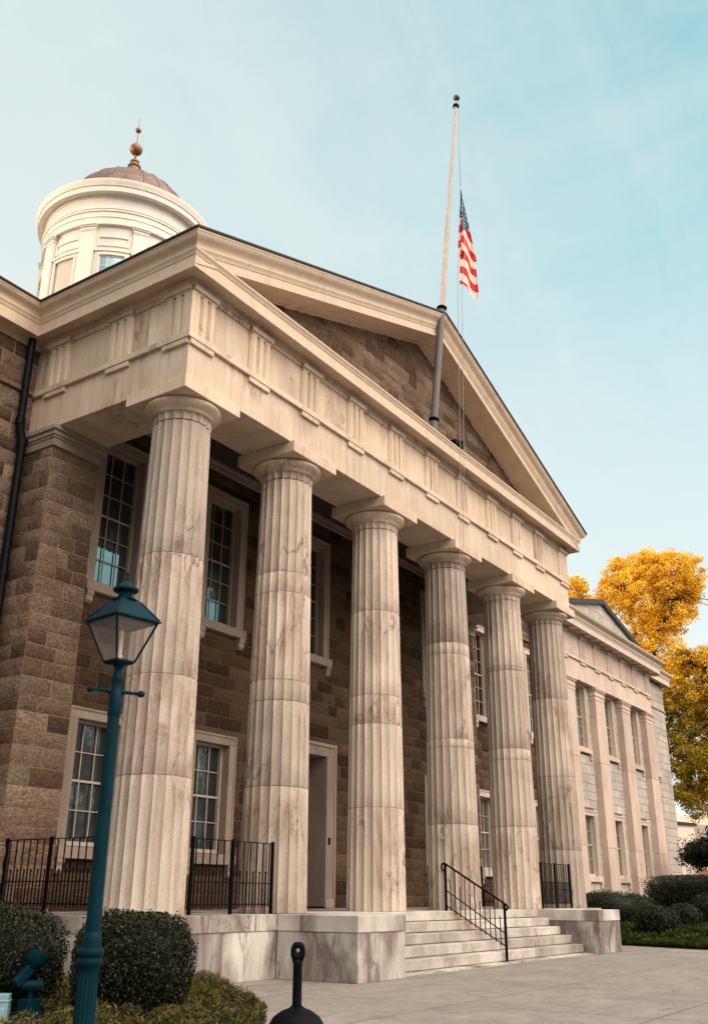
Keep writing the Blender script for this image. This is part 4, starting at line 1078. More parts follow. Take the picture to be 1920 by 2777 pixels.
# stair handrail
HR = empty('stair_handrail', (8.1, -.62, 0)); tag(HR, 'black iron stair handrail with scrolled end on the marble steps', 'handrail')
A = Vector((0, .0, 0)); Bp = Vector((0, -1.33, G + .03)); hA, hB = .93, 1.06
mb = MB(); mb.bar(A + Vector((0, 0, -.01)), A + Vector((0, 0, hA)), .042); mb.build('post', M['iron'], HR)
mb = MB(); mb.bar(Bp, Bp + Vector((0, 0, hB)), .042); mb.build('post', M['iron'], HR)
At = A + Vector((0, 0, hA)); Bt = Bp + Vector((0, 0, hB))
s_ = (Bt - At).normalized()
mb = MB(); pts = []
for k in range(11):
    a = R(250 - 25 * k); pts.append(At + Vector((0, .06 + .075 * math.cos(a) * .9, -.055 + .07 * math.sin(a))))
pts = [At + Vector((0, .075 * math.sin(R(180 * k / 10)) + .02, -.065 - .065 * math.cos(R(180 - 180 * k / 10)) * -1)) for k in range(11)]
pts = [At + Vector((0, .02 + .075 * math.sin(R(18 * k)), -.075 - .075 * math.cos(R(18 * k)) * 1.0 + .0)) for k in range(11)]
pts += [Bt + s_ * .0] + [Bt + Vector((0, -.02 - .05 * math.sin(R(18 * k)), -.05 + .05 * math.cos(R(18 * k)) - .02)) for k in range(2, 11)]
mb.tube(pts, .020, 8); mb.build('top_rail', M['iron'], HR, smooth=True)
mb = MB()
for f0, f1 in ((.40, .50), (.10, .27)): mb.bar(A + Vector((0, 0, f0)), Bp + Vector((0, 0, f1)), .03, .016)
mb.build('rail', M['iron'], HR)
mb = MB(); nb_ = 12
for k in range(1, nb_):
    t = k / nb_; bot = (A + Vector((0, 0, .09))).lerp(Bp + Vector((0, 0, .26)), t); tp = At.lerp(Bt, t); mid = (A + Vector((0, 0, .40))).lerp(Bp + Vector((0, 0, .50)), t)
    if k % 2 == 0: mb.bar(bot - Vector((0, 0, .04)), tp, .016)
    else: mb.bar(bot - Vector((0, 0, .04)), mid + Vector((0, 0, .26)), .016)
mb.build('picket', M['iron'], HR)

# ------------------------------------------------------------------ street lamp
LP = empty('street_lamp', (-6.572, -6.228, G), R(-3)); tag(LP, 'dark green lantern street lamp on a slim post in front of the first column', 'street lamp')
g0 = -G
mb = MB(); 
mb.tube([(0, 0, .80), (0, 0, 1.6), (0, 0, 2.36)], [.0455, .043, .038], 24); mb.build('post', M['green'], LP, auto=50)
# fluted lower post
mb = MB(); rows = []
for z, r in ((0, .115), (.10, .115), (.14, .085), (.2, .070), (.50, .064), (.82, .058)):
    rows.append([((r - (.006 if k % 2 else 0)) * math.cos(2 * math.pi * k / 32), (r - (.006 if k % 2 else 0)) * math.sin(2 * math.pi * k / 32), z) for k in range(32)])
ids = mb.strip(rows, True); mb.face(ids[-1]); mb.build('fluted_base', M['green'], LP)
mb = MB(); mb.lathe([(.056, .80), (.062, .82), (.075, .835), (.078, .85), (.075, .865), (.064, .87), (.064, .875), (.076, .885), (.079, .90), (.074, .918), (.060, .925), (.056, .96), (.056, .99), (.050, 1.0), (.046, 1.01)], 32)
mb.build('collar', M['green'], LP, auto=40)
mb = MB(); mb.lathe([(.040, 2.30), (.043, 2.31), (.043, 2.44), (.038, 2.455), (.034, 2.46), (.034, 2.53), (.040, 2.54), (.040, 2.56), (.030, 2.575), (.026, 2.60), (.030, 2.63), (.045, 2.65), (.078, 2.662)], 32)
mb.build('fitter', M['green'], LP, auto=40)
# ladder rest
mb = MB(); ang = R(-22)
ca, sa = math.cos(ang), math.sin(ang)
for s in (-1, 1):
    prof = [(.0, .013), (.035, .015), (.05, .022), (.06, .013), (.12, .010), (.150, .012), (.158, .021), (.175, .023), (.19, .017), (.196, .004)]
    mb.tube([(s * r * ca, s * r * sa, 2.468) for r, _ in prof], [w for _, w in prof], 12)
mb.build('ladder_rest', M['green'], LP, smooth=True)
# lantern
LT = empty('lantern', (0, 0, 2.66)); LT.parent = LP; LT.rotation_euler = (0, 0, R(45) - R(56.1) + R(7))
def sq(mb, h0, z0, h1, z1, cap0=True, cap1=True):
    a = [mb.vert((x * h0, y * h0, z0)) for x, y in ((-1, -1), (1, -1), (1, 1), (-1, 1))]; b = [mb.vert((x * h1, y * h1, z1)) for x, y in ((-1, -1), (1, -1), (1, 1), (-1, 1))]
    for i in range(4): mb.face([a[i], a[(i + 1) % 4], b[(i + 1) % 4], b[i]])
    if cap0: mb.face(a[::-1])
    if cap1: mb.face(b)
bh, th_, zb_, zt_2 = .072, .166, .0, .275
mb = MB(); sq(mb, bh - .012, -.012, bh + .004, .0); sq(mb, bh + .004, .0, bh + .004, .012)
for x, y in ((-1, -1), (1, -1), (1, 1), (-1, 1)): mb.bar((x * bh, y * bh, .005), (x * th_, y * th_, zt_2), .013)
for i in range(4):
    c4 = ((-1, -1), (1, -1), (1, 1), (-1, 1)); a, b = c4[i], c4[(i + 1) % 4]
    mb.bar((a[0] * th_, a[1] * th_, zt_2), (b[0] * th_, b[1] * th_, zt_2), .014)
mb.build('frame', M['green'], LT)
mb = MB(); sq(mb, bh - .003, .008, th_ - .003, zt_2 - .004, False, False); mb.build('glass_pane', M['lampglass'], LT, recalc=False)
mb = MB(); sq(mb, .184, zt_2 + .002, .184, zt_2 + .012); sq(mb, .176, zt_2 + .013, .074, zt_2 + .150)
for x, y in ((-1, -1), (1, -1), (1, 1), (-1, 1)): mb.bar((x * .174, y * .174, zt_2 + .018), (x * .078, y * .078, zt_2 + .144), .009)
mb.build('lantern_roof', M['green'], LT)
mb = MB(); mb.lathe([(.088, .425), (.09, .433), (.068, .44), (.052, .455), (.046, .475), (.048, .49), (.082, .495), (.088, .503), (.086, .515), (.06, .525), (.045, .545), (.032, .56), (.014, .565), (.010, .578), (.016, .586), (.010, .595), (.011, .61), (.016, .625), (.003, .634)], 28)
mb.build('lantern_finial', M['green'], LT, auto=40)
mb = MB(); mb.lathe([(.02, .0), (.02, .05), (.013, .055), (.013, .20), (.02, .205), (.004, .23)], 14); mb.build('gas_burner', M['blind'], LT, smooth=True)

# ------------------------------------------------------------------ cigarette receptacle
CR = empty('cigarette_receptacle', (-6.133, -7.45, G)); tag(CR, 'black plastic cigarette receptacle with narrow neck and bell shaped base on the pavement', 'ash receptacle')
mb = MB()
mb.lathe([(.20, 0), (.205, .02), (.20, .30), (.185, .45), (.165, .54), (.13, .595), (.085, .625), (.045, .64), (.030, .65)], 40, capt=True); mb.build('base', M['black'], CR, auto=50)
mb = MB(); mb.tube([(0, 0, .63), (0, 0, .66), (0, 0, .86), (0, 0, .885)], [.034, .0265, .0255, .034], 24); mb.build('neck', M['black'], CR, smooth=True)
# head with an oval through-hole facing the camera
mb = MB(); hd = R(-55)
nring = 28; ro = []; 
for k in range(nring):
    a = 2 * math.pi * k / nring
    wx = .041 * math.copysign(abs(math.cos(a)) ** .75, math.cos(a)); wz = .052 * math.copysign(abs(math.sin(a)) ** .8, math.sin(a)); ix, iz = .011 * math.cos(a), .012 * math.sin(a) + .008
    pr_ = []
    for (u, w), yy in (((wx * .86, wz * .86), -.030), ((wx, wz), -.018), ((wx, wz), .018), ((wx * .86, wz * .86), .030), ((ix, iz), .026), ((ix, iz), -.026)):
        pr_.append((u * math.cos(hd) - yy * math.sin(hd), u * math.sin(hd) + yy * math.cos(hd), .925 + w))
    ro.append(pr_)
ids = [[mb.vert(p) for p in r] for r in ro]
for k in range(nring):
    for j in range(6): mb.face([ids[k][j], ids[(k + 1) % nring][j], ids[(k + 1) % nring][(j + 1) % 6], ids[k][(j + 1) % 6]])
mb.build('head', M['black'], CR, smooth=True)

# ------------------------------------------------------------------ garden spotlight and junction box
SPt = empty('garden_spotlight', (-3.62, -2.13, G)); tag(SPt, 'dark green garden spotlight with tilted round head in the ground cover', 'spotlight')
mb = MB(); mb.box(-.14, -.12, 0, .14, .12, .10); mb.box(-.09, -.08, .10, .09, .08, .22); mb.build('base', M['green'], SPt, bevel=.01)
mb = MB(); mb.tube([(0, 0, .2), (0, 0, .33)], .03, 12); mb.tube([(.07, -.09, .34), (-.07, .05, .34)], .055, 12); mb.build('knuckle', M['green'], SPt, auto=40)
mb = MB(); mb.bar((-.16, .06, .36), (.0, .02, .53), .095, .10); mb.build('ballast', M['green'], SPt, bevel=.012)
mb = MB(); dirv = Vector((.45, -.1, .8)).normalized(); p0 = Vector((-.03, .02, .50))
mb.tube([p0, p0 + dirv * .03, p0 + dirv * .08, p0 + dirv * .13, p0 + dirv * .16, p0 + dirv * .165], [.03, .075, .11, .125, .13, .11], 28); mb.build('head', M['green'], SPt, auto=45)
JB = empty('junction_box', (-3.86, -1.93, G)); tag(JB, 'pale blue square junction box beside the garden spotlight', 'junction box')
JB.rotation_euler = (0, 0, R(-48))
mb = MB(); mb.box(-.12, -.09, .0, .12, .09, .20); mb.box(-.04, -.09, .2, .12, .09, .27); mb.box(-.13, -.10, .20, .13, .10, .215); mb.build('box', M['bluebox'], JB, bevel=.012)
mb = MB(); mb.box(.0, -.13, .03, .10, -.091, .15); mb.build('cover', M['bluebox'], JB, bevel=.008)
mb = MB(); mb.box(-.35, -.3, -.02, .65, .3, .03); o = mb.build('base_slab', M['concrete'], JB, bevel=.01)

# ------------------------------------------------------------------ ground
def terrain_z(x, y):
    z = np.interp(x, [16.9, 18.5, 22, 27, 40, 60, 400], [G, -.68, -.46, -.22, -.08, 0.0, 0.0]); return float(z)
mb = MB(); S = 900
q = [mb.vert(p) for p in ((-S, -S, G), (S, -S, G), (S, S, G), (-S, S, G))]; mb.face(q)
struct(mb.build('ground', M['concrete'], None, recalc=False))
mb = MB(); q = [mb.vert(p) for p in ((-300, -300, G + .006), (300, -300, G + .006), (300, -13.6, G + .006), (-300, -13.6, G + .006))]; mb.face(q); struct(mb.build('street', M['asphalt'], None, recalc=False))  # unseen dark ground behind the camera, added to cut bounce light
BL = [(.55, -.76), (-.85, -2.6), (-2.05, -4.0), (-4.3, -5.6), (-7.6, -7.2), (-14, -8), (-14, 3.5), (-.76, 3.5), (-.76, -.76)]
mb = MB(); vs = [mb.vert((x, y, G + .012)) for x, y in BL]; mb.face(vs); vs2 = [mb.vert((x, y, G - .1)) for x, y in BL]
for i in range(len(vs)): mb.face([vs[i], vs[(i + 1) % len(vs)], vs2[(i + 1) % len(vs)], vs2[i]])
struct(mb.build('planting_bed', M['soil'], None))
def xb(y):  # kerb line of the right bed
    return float(np.interp(y, [-9, -3.76, -1.07, -.7, 4], [13.7, 15.93, 17.0, 16.8, 16.8]))
mb = MB(); rows = []
for j in range(40):
    y = 4 - j * .5; x0 = xb(y); rows.append([(x0 + t, y, (terrain_z(x0 + t, y) if t > 0 else G + .012) + (.0)) for t in (0, .02, .5, 1, 2, 3, 5, 8, 12, 18, 25, 35, 60)])
mb.strip(rows); struct(mb.build('planting_bed', M['soil'], None, smooth=True))
mb = MB(); q = [mb.vert(p) for p in ((44, -60, .02), (300, -60, .3), (300, 200, .3), (44, 200, .02))]; mb.face(q); struct(mb.build('street', M['asphalt'], None, recalc=False))

# ------------------------------------------------------------------ foliage
def leaves(name, mat, pts, size, parent=None, aspect=2.0, up=.0, nrm=None, shade=None, seed=0, jitter=1.0):
    r = np.random.default_rng(seed); n = len(pts); P = np.asarray(pts)
    d = r.normal(size=(n, 3)); 
    if nrm is not None: d = d * jitter + np.asarray(nrm)
    d[:, 2] += up
    d /= np.linalg.norm(d, axis=1)[:, None]
    t = r.normal(size=(n, 3)); u = np.cross(d, t); u /= np.linalg.norm(u, axis=1)[:, None]; w = np.cross(d, u)
    s = size * r.uniform(.6, 1.35, n)[:, None]
    a = P - u * s * .5; b = P + w * s / aspect * .5 + d * s * .08; c = P + u * s * .5; e = P - w * s / aspect * .5 + d * s * .08
    V = np.stack([a, b, c, e], 1).reshape(-1, 3)
    F = np.arange(4 * n).reshape(n, 4)
    me = bpy.data.meshes.new(name); me.vertices.add(4 * n); me.vertices.foreach_set('co', V.astype(np.float32).ravel())
    me.loops.add(4 * n); me.loops.foreach_set('vertex_index', F.ravel().astype(np.int32)); me.polygons.add(n)
    me.polygons.foreach_set('loop_start', np.arange(0, 4 * n, 4, dtype=np.int32)); me.polygons.foreach_set('loop_total', np.full(n, 4, dtype=np.int32))
    me.update(calc_edges=True); me.materials.append(mat)
    ca = me.color_attributes.new('blk', 'FLOAT_COLOR', 'POINT'); sh = r.random(n) if shade is None else np.clip(shade + r.normal(0, .16, n), 0, 1)
    C = np.stack([sh, r.random(n), np.zeros(n), np.ones(n)], 1); ca.data.foreach_set('color', np.repeat(C, 4, 0).astype(np.float32).ravel())
    o = bpy.data.objects.new(name, me); COL.objects.link(o)
    if parent: o.parent = parent
    return o
def shrub(loc, rx, ry, h, label, n=5000, size=.05, box=2.6, mat='shrub', seed=1, rot=0, group=None, cat='shrub', rough=.08, name='clipped_shrub'):
    r = np.random.default_rng(seed); root = empty(name, loc, rot); tag(root, label, cat, group)
    d = r.normal(size=(n, 3)); d /= np.linalg.norm(d, axis=1)[:, None]
    k = (np.abs(d) ** box).sum(1) ** (-1 / box)
    S3 = np.array([rx, ry, h / 2])
    p = d * k[:, None]
    # lumpy outline
    lump = 1 + rough * (np.sin(p[:, 0] * 5 + seed) * np.cos(p[:, 1] * 4.3 + seed * 2) + .7 * np.sin(p[:, 2] * 6 + p[:, 0] * 7 + seed))
    rad = (r.uniform(.80, 1.03, n) + (r.random(n) < .04) * r.uniform(0, .06, n)) * lump
    P = p * rad[:, None] * S3 + np.array([0, 0, h / 2])
    leaves('foliage', M[mat], P, size, root, nrm=d * .9, seed=seed + 5, aspect=1.9)
    mb = MB(); rows = []
    for j in range(13):
        ph = -90 + 180 * j / 12; row = []
        for i in range(24):
            th = 2 * math.pi * i / 24; v = np.array([math.cos(R(ph)) * math.cos(th), math.cos(R(ph)) * math.sin(th), math.sin(R(ph))])
            kk = (np.abs(v) ** box).sum() ** (-1 / box); v = v * kk * .80 * S3; row.append((v[0], v[1], max(.0, v[2] + h / 2)))
        rows.append(row)
    mb.col = (.1, .1, 0); mb.strip(rows, True); mb.build('branches', M[mat], root, smooth=True, recalc=False)  # solid dark core ball added inside the leaf shell
    return root
shrub((-2.95, -2.88, G + .02), .56, .60, 1.02, 'large clipped dark shrub with reddish leaves, right of the lamp post', 34000, .034, 3.2, seed=2, rot=R(45), group='shrubs beside the left plinth', rough=.05)
shrub((-3.42, -1.42, G + .02), .56, .60, 1.05, 'round dark shrub at the left edge behind the garden spotlight', 26000, .034, 2.4, seed=3, rot=R(35), group='shrubs beside the left plinth')
labs = [((22.75, 1.66), .55, 'small clipped shrub tucked against the wing wall, farthest left of the row', 'A', .95), ((21.2, .55), .95, 'broad clipped shrub just past the stair cheek block', 'B', 1.05), ((22.75, .25), .55, 'round clipped shrub between the broad shrub and the long hedge', 'C', .95),
        ((18.62, -1.72), .58, 'low round shrub with bronze tips nearest the paving', 'D', .82), ((20.3, -2.0), .46, 'small round shrub in front of the long hedge', 'E', .78), ((21.45, -2.45), .50, 'round shrub at the right edge of the picture', 'F', .95)]
for k, ((x, y), r_, lab, _, h) in enumerate(labs):
    zt0 = terrain_z(x, y); ex = 0
    top = {'A': .42, 'B': .46, 'C': .36, 'D': .04, 'E': .11, 'F': .38}[_]
    shrub((x, y, zt0 - .05), r_, r_, top - zt0 + .05, lab, 7000, .05, 2.5, mat='shrub2' if _ != 'D' else 'shrub', seed=20 + k, group='clipped shrubs in the right bed')
shrub((29.2, -1.2, terrain_z(28, 0) - .05), 1.15, 3.0, 1.33, 'long flat topped clipped hedge in front of the side wing', 42000, .06, 7, mat='shrub2', seed=40, rot=R(0), cat='hedge', rough=.02, name='hedge')

def blades(name, mat, n, inside, hgt, seed, zf, spread=.16, width=.012, bend=.5):
    r = np.random.default_rng(seed); V = []; F = []; C = []
    cnt = 0
    V = np.zeros((n * 5, 3), np.float32)
    pts = inside(r, n); m = len(pts)
    h = hgt * r.uniform(.5, 1.2, m); a = r.uniform(0, 2 * np.pi, m); tilt = r.uniform(.1, 1.0, m) * bend
    dx, dy = np.cos(a), np.sin(a); px, py = -dy, dx; w = width * r.uniform(.7, 1.4, m)
    clump = .5 + .5 * np.sin(pts[:, 0] * 5.1) * np.cos(pts[:, 1] * 4.3) + .2 * np.sin(pts[:, 0] * 13 + pts[:, 1] * 11); h = h * (.65 + .5 * clump)
    z0 = pts[:, 2]
    def P(f, hh, side): return np.stack([pts[:, 0] + dx * f + px * side, pts[:, 1] + dy * f + py * side, z0 + hh], 1)
    arr = np.stack([P(0, h * 0, -w), P(0, h * 0, w), P(tilt * h * .45, h * .62, w * .8), P(tilt * h * 1.1, h * (1.0 - .35 * tilt), w * 0.05), P(tilt * h * .45, h * .62, -w * .8)], 1)
    V = arr.reshape(-1, 3); b = np.arange(m) * 5
    F = np.stack([b, b + 1, b + 2, b + 3, b + 4], 1)
    me = bpy.data.meshes.new(name); me.vertices.add(5 * m); me.vertices.foreach_set('co', V.astype(np.float32).ravel()); me.loops.add(5 * m); me.loops.foreach_set('vertex_index', F.ravel().astype(np.int32)); me.polygons.add(m)
    me.polygons.foreach_set('loop_start', np.arange(0, 5 * m, 5, dtype=np.int32)); me.polygons.foreach_set('loop_total', np.full(m, 5, dtype=np.int32)); me.update(calc_edges=True); me.materials.append(mat)
    ca = me.color_attributes.new('blk', 'FLOAT_COLOR', 'POINT'); C = np.stack([np.clip(clump * .45 + r.random(m) * .5, 0, 1), r.random(m), np.zeros(m), np.ones(m)], 1)
    ca.data.foreach_set('color', np.repeat(C, 5, 0).astype(np.float32).ravel())
    o = bpy.data.objects.new(name, me); COL.objects.link(o); return o
def in_poly(P, poly):
    x, y = P[:, 0], P[:, 1]; ins = np.zeros(len(P), bool); j = len(poly) - 1
    for i in range(len(poly)):
        xi, yi = poly[i]; xj, yj = poly[j]
        c = ((yi > y) != (yj > y)) & (x < (xj - xi) * (y - yi) / (yj - yi + 1e-12) + xi); ins ^= c; j = i
    return ins
def left_in(r, n):
    P = np.stack([r.uniform(-8, .6, n * 2), r.uniform(-7.2, 3.4, n * 2)], 1); P = P[in_poly(P, BL)]
    P = P[(np.abs(P[:, 0] + 3.9) < 5.5) & (P[:, 1] > -6.9)]
    tx, ty = P[:, 0] + 3.78, P[:, 1] + 2.08; al = -(tx * .616 + ty * .787); pe_ = np.abs(-tx * .787 + ty * .616)
    P = P[~((al > -.25) & (al < 1.3) & (pe_ < .30))]
    return np.concatenate([P, np.full((len(P), 1), G + .01)], 1)
r_ = np.random.default_rng(31); PC = left_in(r_, 150000); nC = len(PC)
mound = .5 + .28 * np.sin(PC[:, 0] * 6.3 + np.sin(PC[:, 1] * 4)) * np.cos(PC[:, 1] * 5.7) + .22 * np.sin(PC[:, 0] * 15 + 1) * np.sin(PC[:, 1] * 13)
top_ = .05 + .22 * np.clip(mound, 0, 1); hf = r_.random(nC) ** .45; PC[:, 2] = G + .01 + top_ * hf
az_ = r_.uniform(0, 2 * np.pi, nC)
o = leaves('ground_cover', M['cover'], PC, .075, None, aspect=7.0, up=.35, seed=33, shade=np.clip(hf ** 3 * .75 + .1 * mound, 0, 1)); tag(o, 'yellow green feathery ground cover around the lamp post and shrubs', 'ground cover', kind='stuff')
def right_in(r, n):
    y = r.uniform(-6, 3.2, n); t = r.random(n) ** 1.7 * 16 + .05; x = np.array([xb(v) for v in y]) + t
    z = np.interp(x, [16.9, 18.5, 22, 27, 40, 60, 400], [G, -.68, -.46, -.22, -.08, 0.0, 0.0])
    return np.stack([x, y, z], 1)
o = blades('ground_cover', M['cover2'], 70000, right_in, .20, 4, None, bend=1.2, width=.018); tag(o, 'dark green ivy like ground cover in the bed right of the steps', 'ground cover', kind='stuff')

def lobe_points(lobes, n, r):
    """lobes: (x,y,z,rx,ry,rz,weight)"""
    W_ = np.array([l[6] for l in lobes], float); W_ /= W_.sum(); idx = r.choice(len(lobes), n, p=W_)
    Lb = np.array([l[:6] for l in lobes])[idx]
    d = r.normal(size=(n, 3)); d /= np.linalg.norm(d, axis=1)[:, None]; rad = r.uniform(.2, 1.22, n) ** .6
    return Lb[:, :3] + d * rad[:, None] * Lb[:, 3:6], d
def tree(name, base, lobes, n, size, mats, label, seed, limbs, trunk_r=.35, group=None, zsplit=None, cl=60):
    r = np.random.default_rng(seed); root = empty(name, base); tag(root, label, 'tree', group)
    b = np.array(base)
    # clumps inside lobes, leaves inside clumps -> gaps between
    nc = cl * len(lobes); cp, cd = lobe_points(lobes, nc, r)
    per = n // nc
    cr = r.uniform(.14, .60, nc)
    off = r.normal(size=(nc, per, 3)); off /= np.linalg.norm(off, axis=2)[:, :, None]; off *= (r.random((nc, per)) ** .45)[:, :, None] * cr[:, None, None]
    off[:, :, 2] *= .75
    P = (cp[:, None, :] + off).reshape(-1, 3) - b
    ht = P[:, 2] + b[2]
    if zsplit is None: leaves('crown', M[mats[0]], P, size, root, seed=seed, aspect=1.3)
    else:
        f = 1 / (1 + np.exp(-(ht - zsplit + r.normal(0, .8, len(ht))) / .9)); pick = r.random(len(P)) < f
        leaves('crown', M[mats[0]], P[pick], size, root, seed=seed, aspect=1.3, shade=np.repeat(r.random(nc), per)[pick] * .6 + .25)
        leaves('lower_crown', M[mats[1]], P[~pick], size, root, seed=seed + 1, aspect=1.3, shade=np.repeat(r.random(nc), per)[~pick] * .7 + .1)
    mb = MB()
    for pts, r0, r1 in limbs:
        k = len(pts); mb.tube([Vector(p) - Vector(base) for p in pts], [r0 + (r1 - r0) * i / (k - 1) for i in range(k)], 8)
    # twigs from limb ends into clumps
    ends = [Vector(l[0][-1]) for l in limbs]
    for q in cp[::3]:
        qv = Vector(q); e = min(ends, key=lambda e: (e - qv).length); m_ = e.lerp(qv, .5) + Vector(r.normal(0, .15, 3)); mb.tube([e - Vector(base), m_ - Vector(base), qv - Vector(base)], [.03, .02, .008], 4)
    mb.build('trunk', M['bark'], root, smooth=True)
    return root
# big golden tree beyond the wing; lobes measured along its own vertical plane (s = sideways, z)
ax_ = Vector((.245, -.97, 0)).normalized(); T0 = Vector((44.6, 5.4, 0))
def TP(s, z, d=0.0): 
    v = T0 + ax_ * s + Vector((.97, .245, 0)) * d; return (v.x, v.y, z)
def lob(s, z, rs, rz, w, d=0.0, rd=2.2): x, y, zz2 = TP(s, z, d); return (x, y, zz2, rs * 1.0, rs * 1.0, rz, w)
LB = [lob(.2, 17.0, 2.2, 1.6, 5), lob(-.9, 18.8, 1.2, 1.05, 2.2, .5), lob(1.9, 18.3, 1.6, 1.2, 2.6, -.4), lob(.6, 19.1, .9, .8, 1.2), lob(2.7, 17.6, .9, .9, 1.2), lob(-1.7, 17.6, .9, .9, 1.3), lob(1.0, 15.4, 1.5, .9, 1.6),
      lob(2.3, 16.2, .9, .7, .9, .5), lob(-.3, 14.6, 1.2, 1.0, 1.3), lob(.9, 13.2, 1.8, 1.1, 2.2), lob(2.9, 13.1, 1.5, .9, 1.8, .6), lob(4.3, 12.7, 1.6, 1.2, 2.2), lob(1.6, 11.6, 1.4, .8, 1.3), lob(3.9, 11.0, 1.7, 1.1, 1.8),
      lob(2.9, 9.3, 1.6, .9, 1.6, 1), lob(4.6, 8.6, 1.7, 1.4, 2.0), lob(2.1, 7.6, 1.2, .9, 1.3), lob(3.2, 6.6, 1.6, 1.1, 1.8), lob(4.4, 5.4, 1.7, 1.0, 1.5), lob(1.5, 6.2, 1.0, .9, .9, 1.5), lob(1.9, 4.9, 1.0, .7, .6), lob(5.5, 15.2, 1.0, .7, .5), lob(-1.2, 12.5, 1.6, 1.4, 1.0), lob(1.4, 9.9, 1.2, .8, 1.2), lob(2.4, 10.6, 1.1, .8, 1.2), lob(.9, 8.6, 1.0, .8, .9), lob(3.6, 7.6, 1.3, .9, 1.2), lob(1.2, 12.4, 1.3, .8, 1.0), lob(.8, 10.8, 1.2, .8, 1.0), lob(1.0, 7.4, 1.0, .8, .8), lob(1.3, 5.7, .9, .7, .6), lob(4.8, 12.0, 1.4, 1.0, 1.4), lob(5.0, 13.8, 1.2, .7, .7)]
tr = TP(-.2, G)
limbs = [([tr, TP(-.2, 4), TP(-.1, 8), TP(0, 11)], .42, .28), ([TP(0, 11), TP(.2, 13.5), TP(.4, 15.5), TP(.8, 17.5), TP(1.3, 18.9)], .26, .06), ([TP(0, 12.5), TP(-.6, 14.5), TP(-.9, 16.5), TP(-1.1, 18.3)], .18, .05),
         ([TP(0, 8.6), TP(.7, 9.4), TP(1.2, 10.6), TP(1.9, 11.6), TP(3.2, 12.6)], .17, .05), ([TP(-.1, 7.4), TP(.8, 8.1), TP(2.0, 8.8), TP(3.3, 9.7), TP(4.6, 10.4)], .15, .04), ([TP(.3, 14.5), TP(1.2, 15.6), TP(2.2, 17.0)], .12, .04),
         ([TP(-.1, 5), TP(1.3, 5.9), TP(2.8, 6.6), TP(4.5, 7.2)], .12, .04), ([TP(.1, 10), TP(1.4, 11.2), TP(2.6, 13.0)], .15, .04)]
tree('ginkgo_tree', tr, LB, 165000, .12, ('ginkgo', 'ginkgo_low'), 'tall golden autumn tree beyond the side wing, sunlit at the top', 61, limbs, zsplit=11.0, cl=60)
T2 = (46.5, 10.6, G)
LB2 = [(46.0, 10.2, 18.3, .9, .9, 1.0, 1.6), (45.7, 10.9, 16.6, 1.9, 1.9, 1.6, 2), (46.6, 10.5, 14.2, 2.3, 2.3, 1.8, 2), (45.9, 9.4, 17.3, .9, .9, .8, 1.2)]
tree('ginkgo_tree', T2, LB2, 26000, .125, ('ginkgo',), 'golden tree top just showing between portico and gable', 71, [([T2, (46.4, 10.6, 8), (46.2, 10.5, 14), (46.0, 10.3, 17.6)], .3, .05)], cl=45)
# dark evergreen in front of the street
EB = (35.6, .9, G)
LB3 = [(35.5, 1.4, 2.2, .9, .9, .6, 2), (35.7, .4, 2.3, 1.2, 1.2, .8, 3), (35.5, -.6, 2.2, 1.2, 1.2, .75, 3), (35.8, .3, 2.9, .8, .8, .45, 1), (35.6, -1.7, 2.3, 1.0, 1.0, .8, 1)]
tree('evergreen_tree', EB, LB3, 30000, .085, ('evergreen',), 'low dark evergreen tree beside the wing corner at the right edge', 81, [([EB, (35.6, .6, 1.0), (35.6, .4, 2.3)], .14, .06), ([(35.6, .6, 1.0), (35.5, 1.2, 2.0)], .07, .03), ([(35.6, .6, 1.0), (35.6, -.9, 2.0)], .08, .03)], cl=50)

# ------------------------------------------------------------------ far street: building and parked cars
FBt = empty('apricot_building', (100, 14, 0), R(-14)); tag(FBt, 'sunlit apricot building with pale bands far beyond the trees', 'building')
mb = MB(); mb.box(-5, -7, 0, 8, 7.2, 5.6); mb.build('wall', M['tan_wall'], FBt)
mb = MB(); mb.box(-5.2, -7.2, 5.6, 8, 7.4, 6.0); mb.box(-5.15, -7.1, 2.9, -5.0, 7.3, 3.25); mb.box(-3.5, -5, 6.0, 7, 5.2, 8.4); mb.build('parapet', M['pale_wall'], FBt)
for k in range(6):
    for z in (.9, 3.7):
        mb = MB(); mb.box(-5.06, -6 + 2.2 * k, z, -4.98, -4.9 + 2.2 * k, z + 1.4); mb.build('window', M['glass_wing'], FBt)
PB = empty('pale_building', (92, 21.5, 0), R(-14)); tag(PB, 'narrow pale building edge seen beside the wing corner', 'building')
mb = MB(); mb.box(-3, -2.4, 0, 5, 4, 7.2); mb.build('wall', M['pale_wall'], PB)
mb = MB(); mb.box(-3.2, -2.6, 7.2, 5.2, 4.2, 7.5); mb.build('roof', M['roof'], PB)
def car(x, y, rz, paintm, label):
    r = empty('parked_car', (x, y, .05), rz); tag(r, label, 'car', 'cars parked on the far street')
    side = [(-2.15, .35), (-2.1, .75), (-1.4, .9), (-.75, 1.38), (.75, 1.42), (1.45, .95), (2.1, .85), (2.2, .4)]
    mb = MB(); mb.extr(side, lambda a, b, t: (a, t, b), -.85, .85); mb.build('body', paintm, r, bevel=.06)
    mb = MB(); mb.extr([(-1.22, .93), (-.70, 1.30), (.70, 1.34), (1.28, .95)], lambda a, b, t: (a, t, b), -.862, .862); mb.build('side_window', M['glass'], r)
    for sx in (-1.35, 1.35):
        for sy in (-.86, .86):
            mb = MB(); mb.tube([(sx, sy - .09, .33), (sx, sy + .09, .33)], .33, 18); mb.build('wheel', M['tyre'], r)
car(49.5, 5.6, R(100), M['car_red'], 'small red car parked on the far street')
car(49.9, 4.3, R(95), M['car_white'], 'small white car parked on the far street')

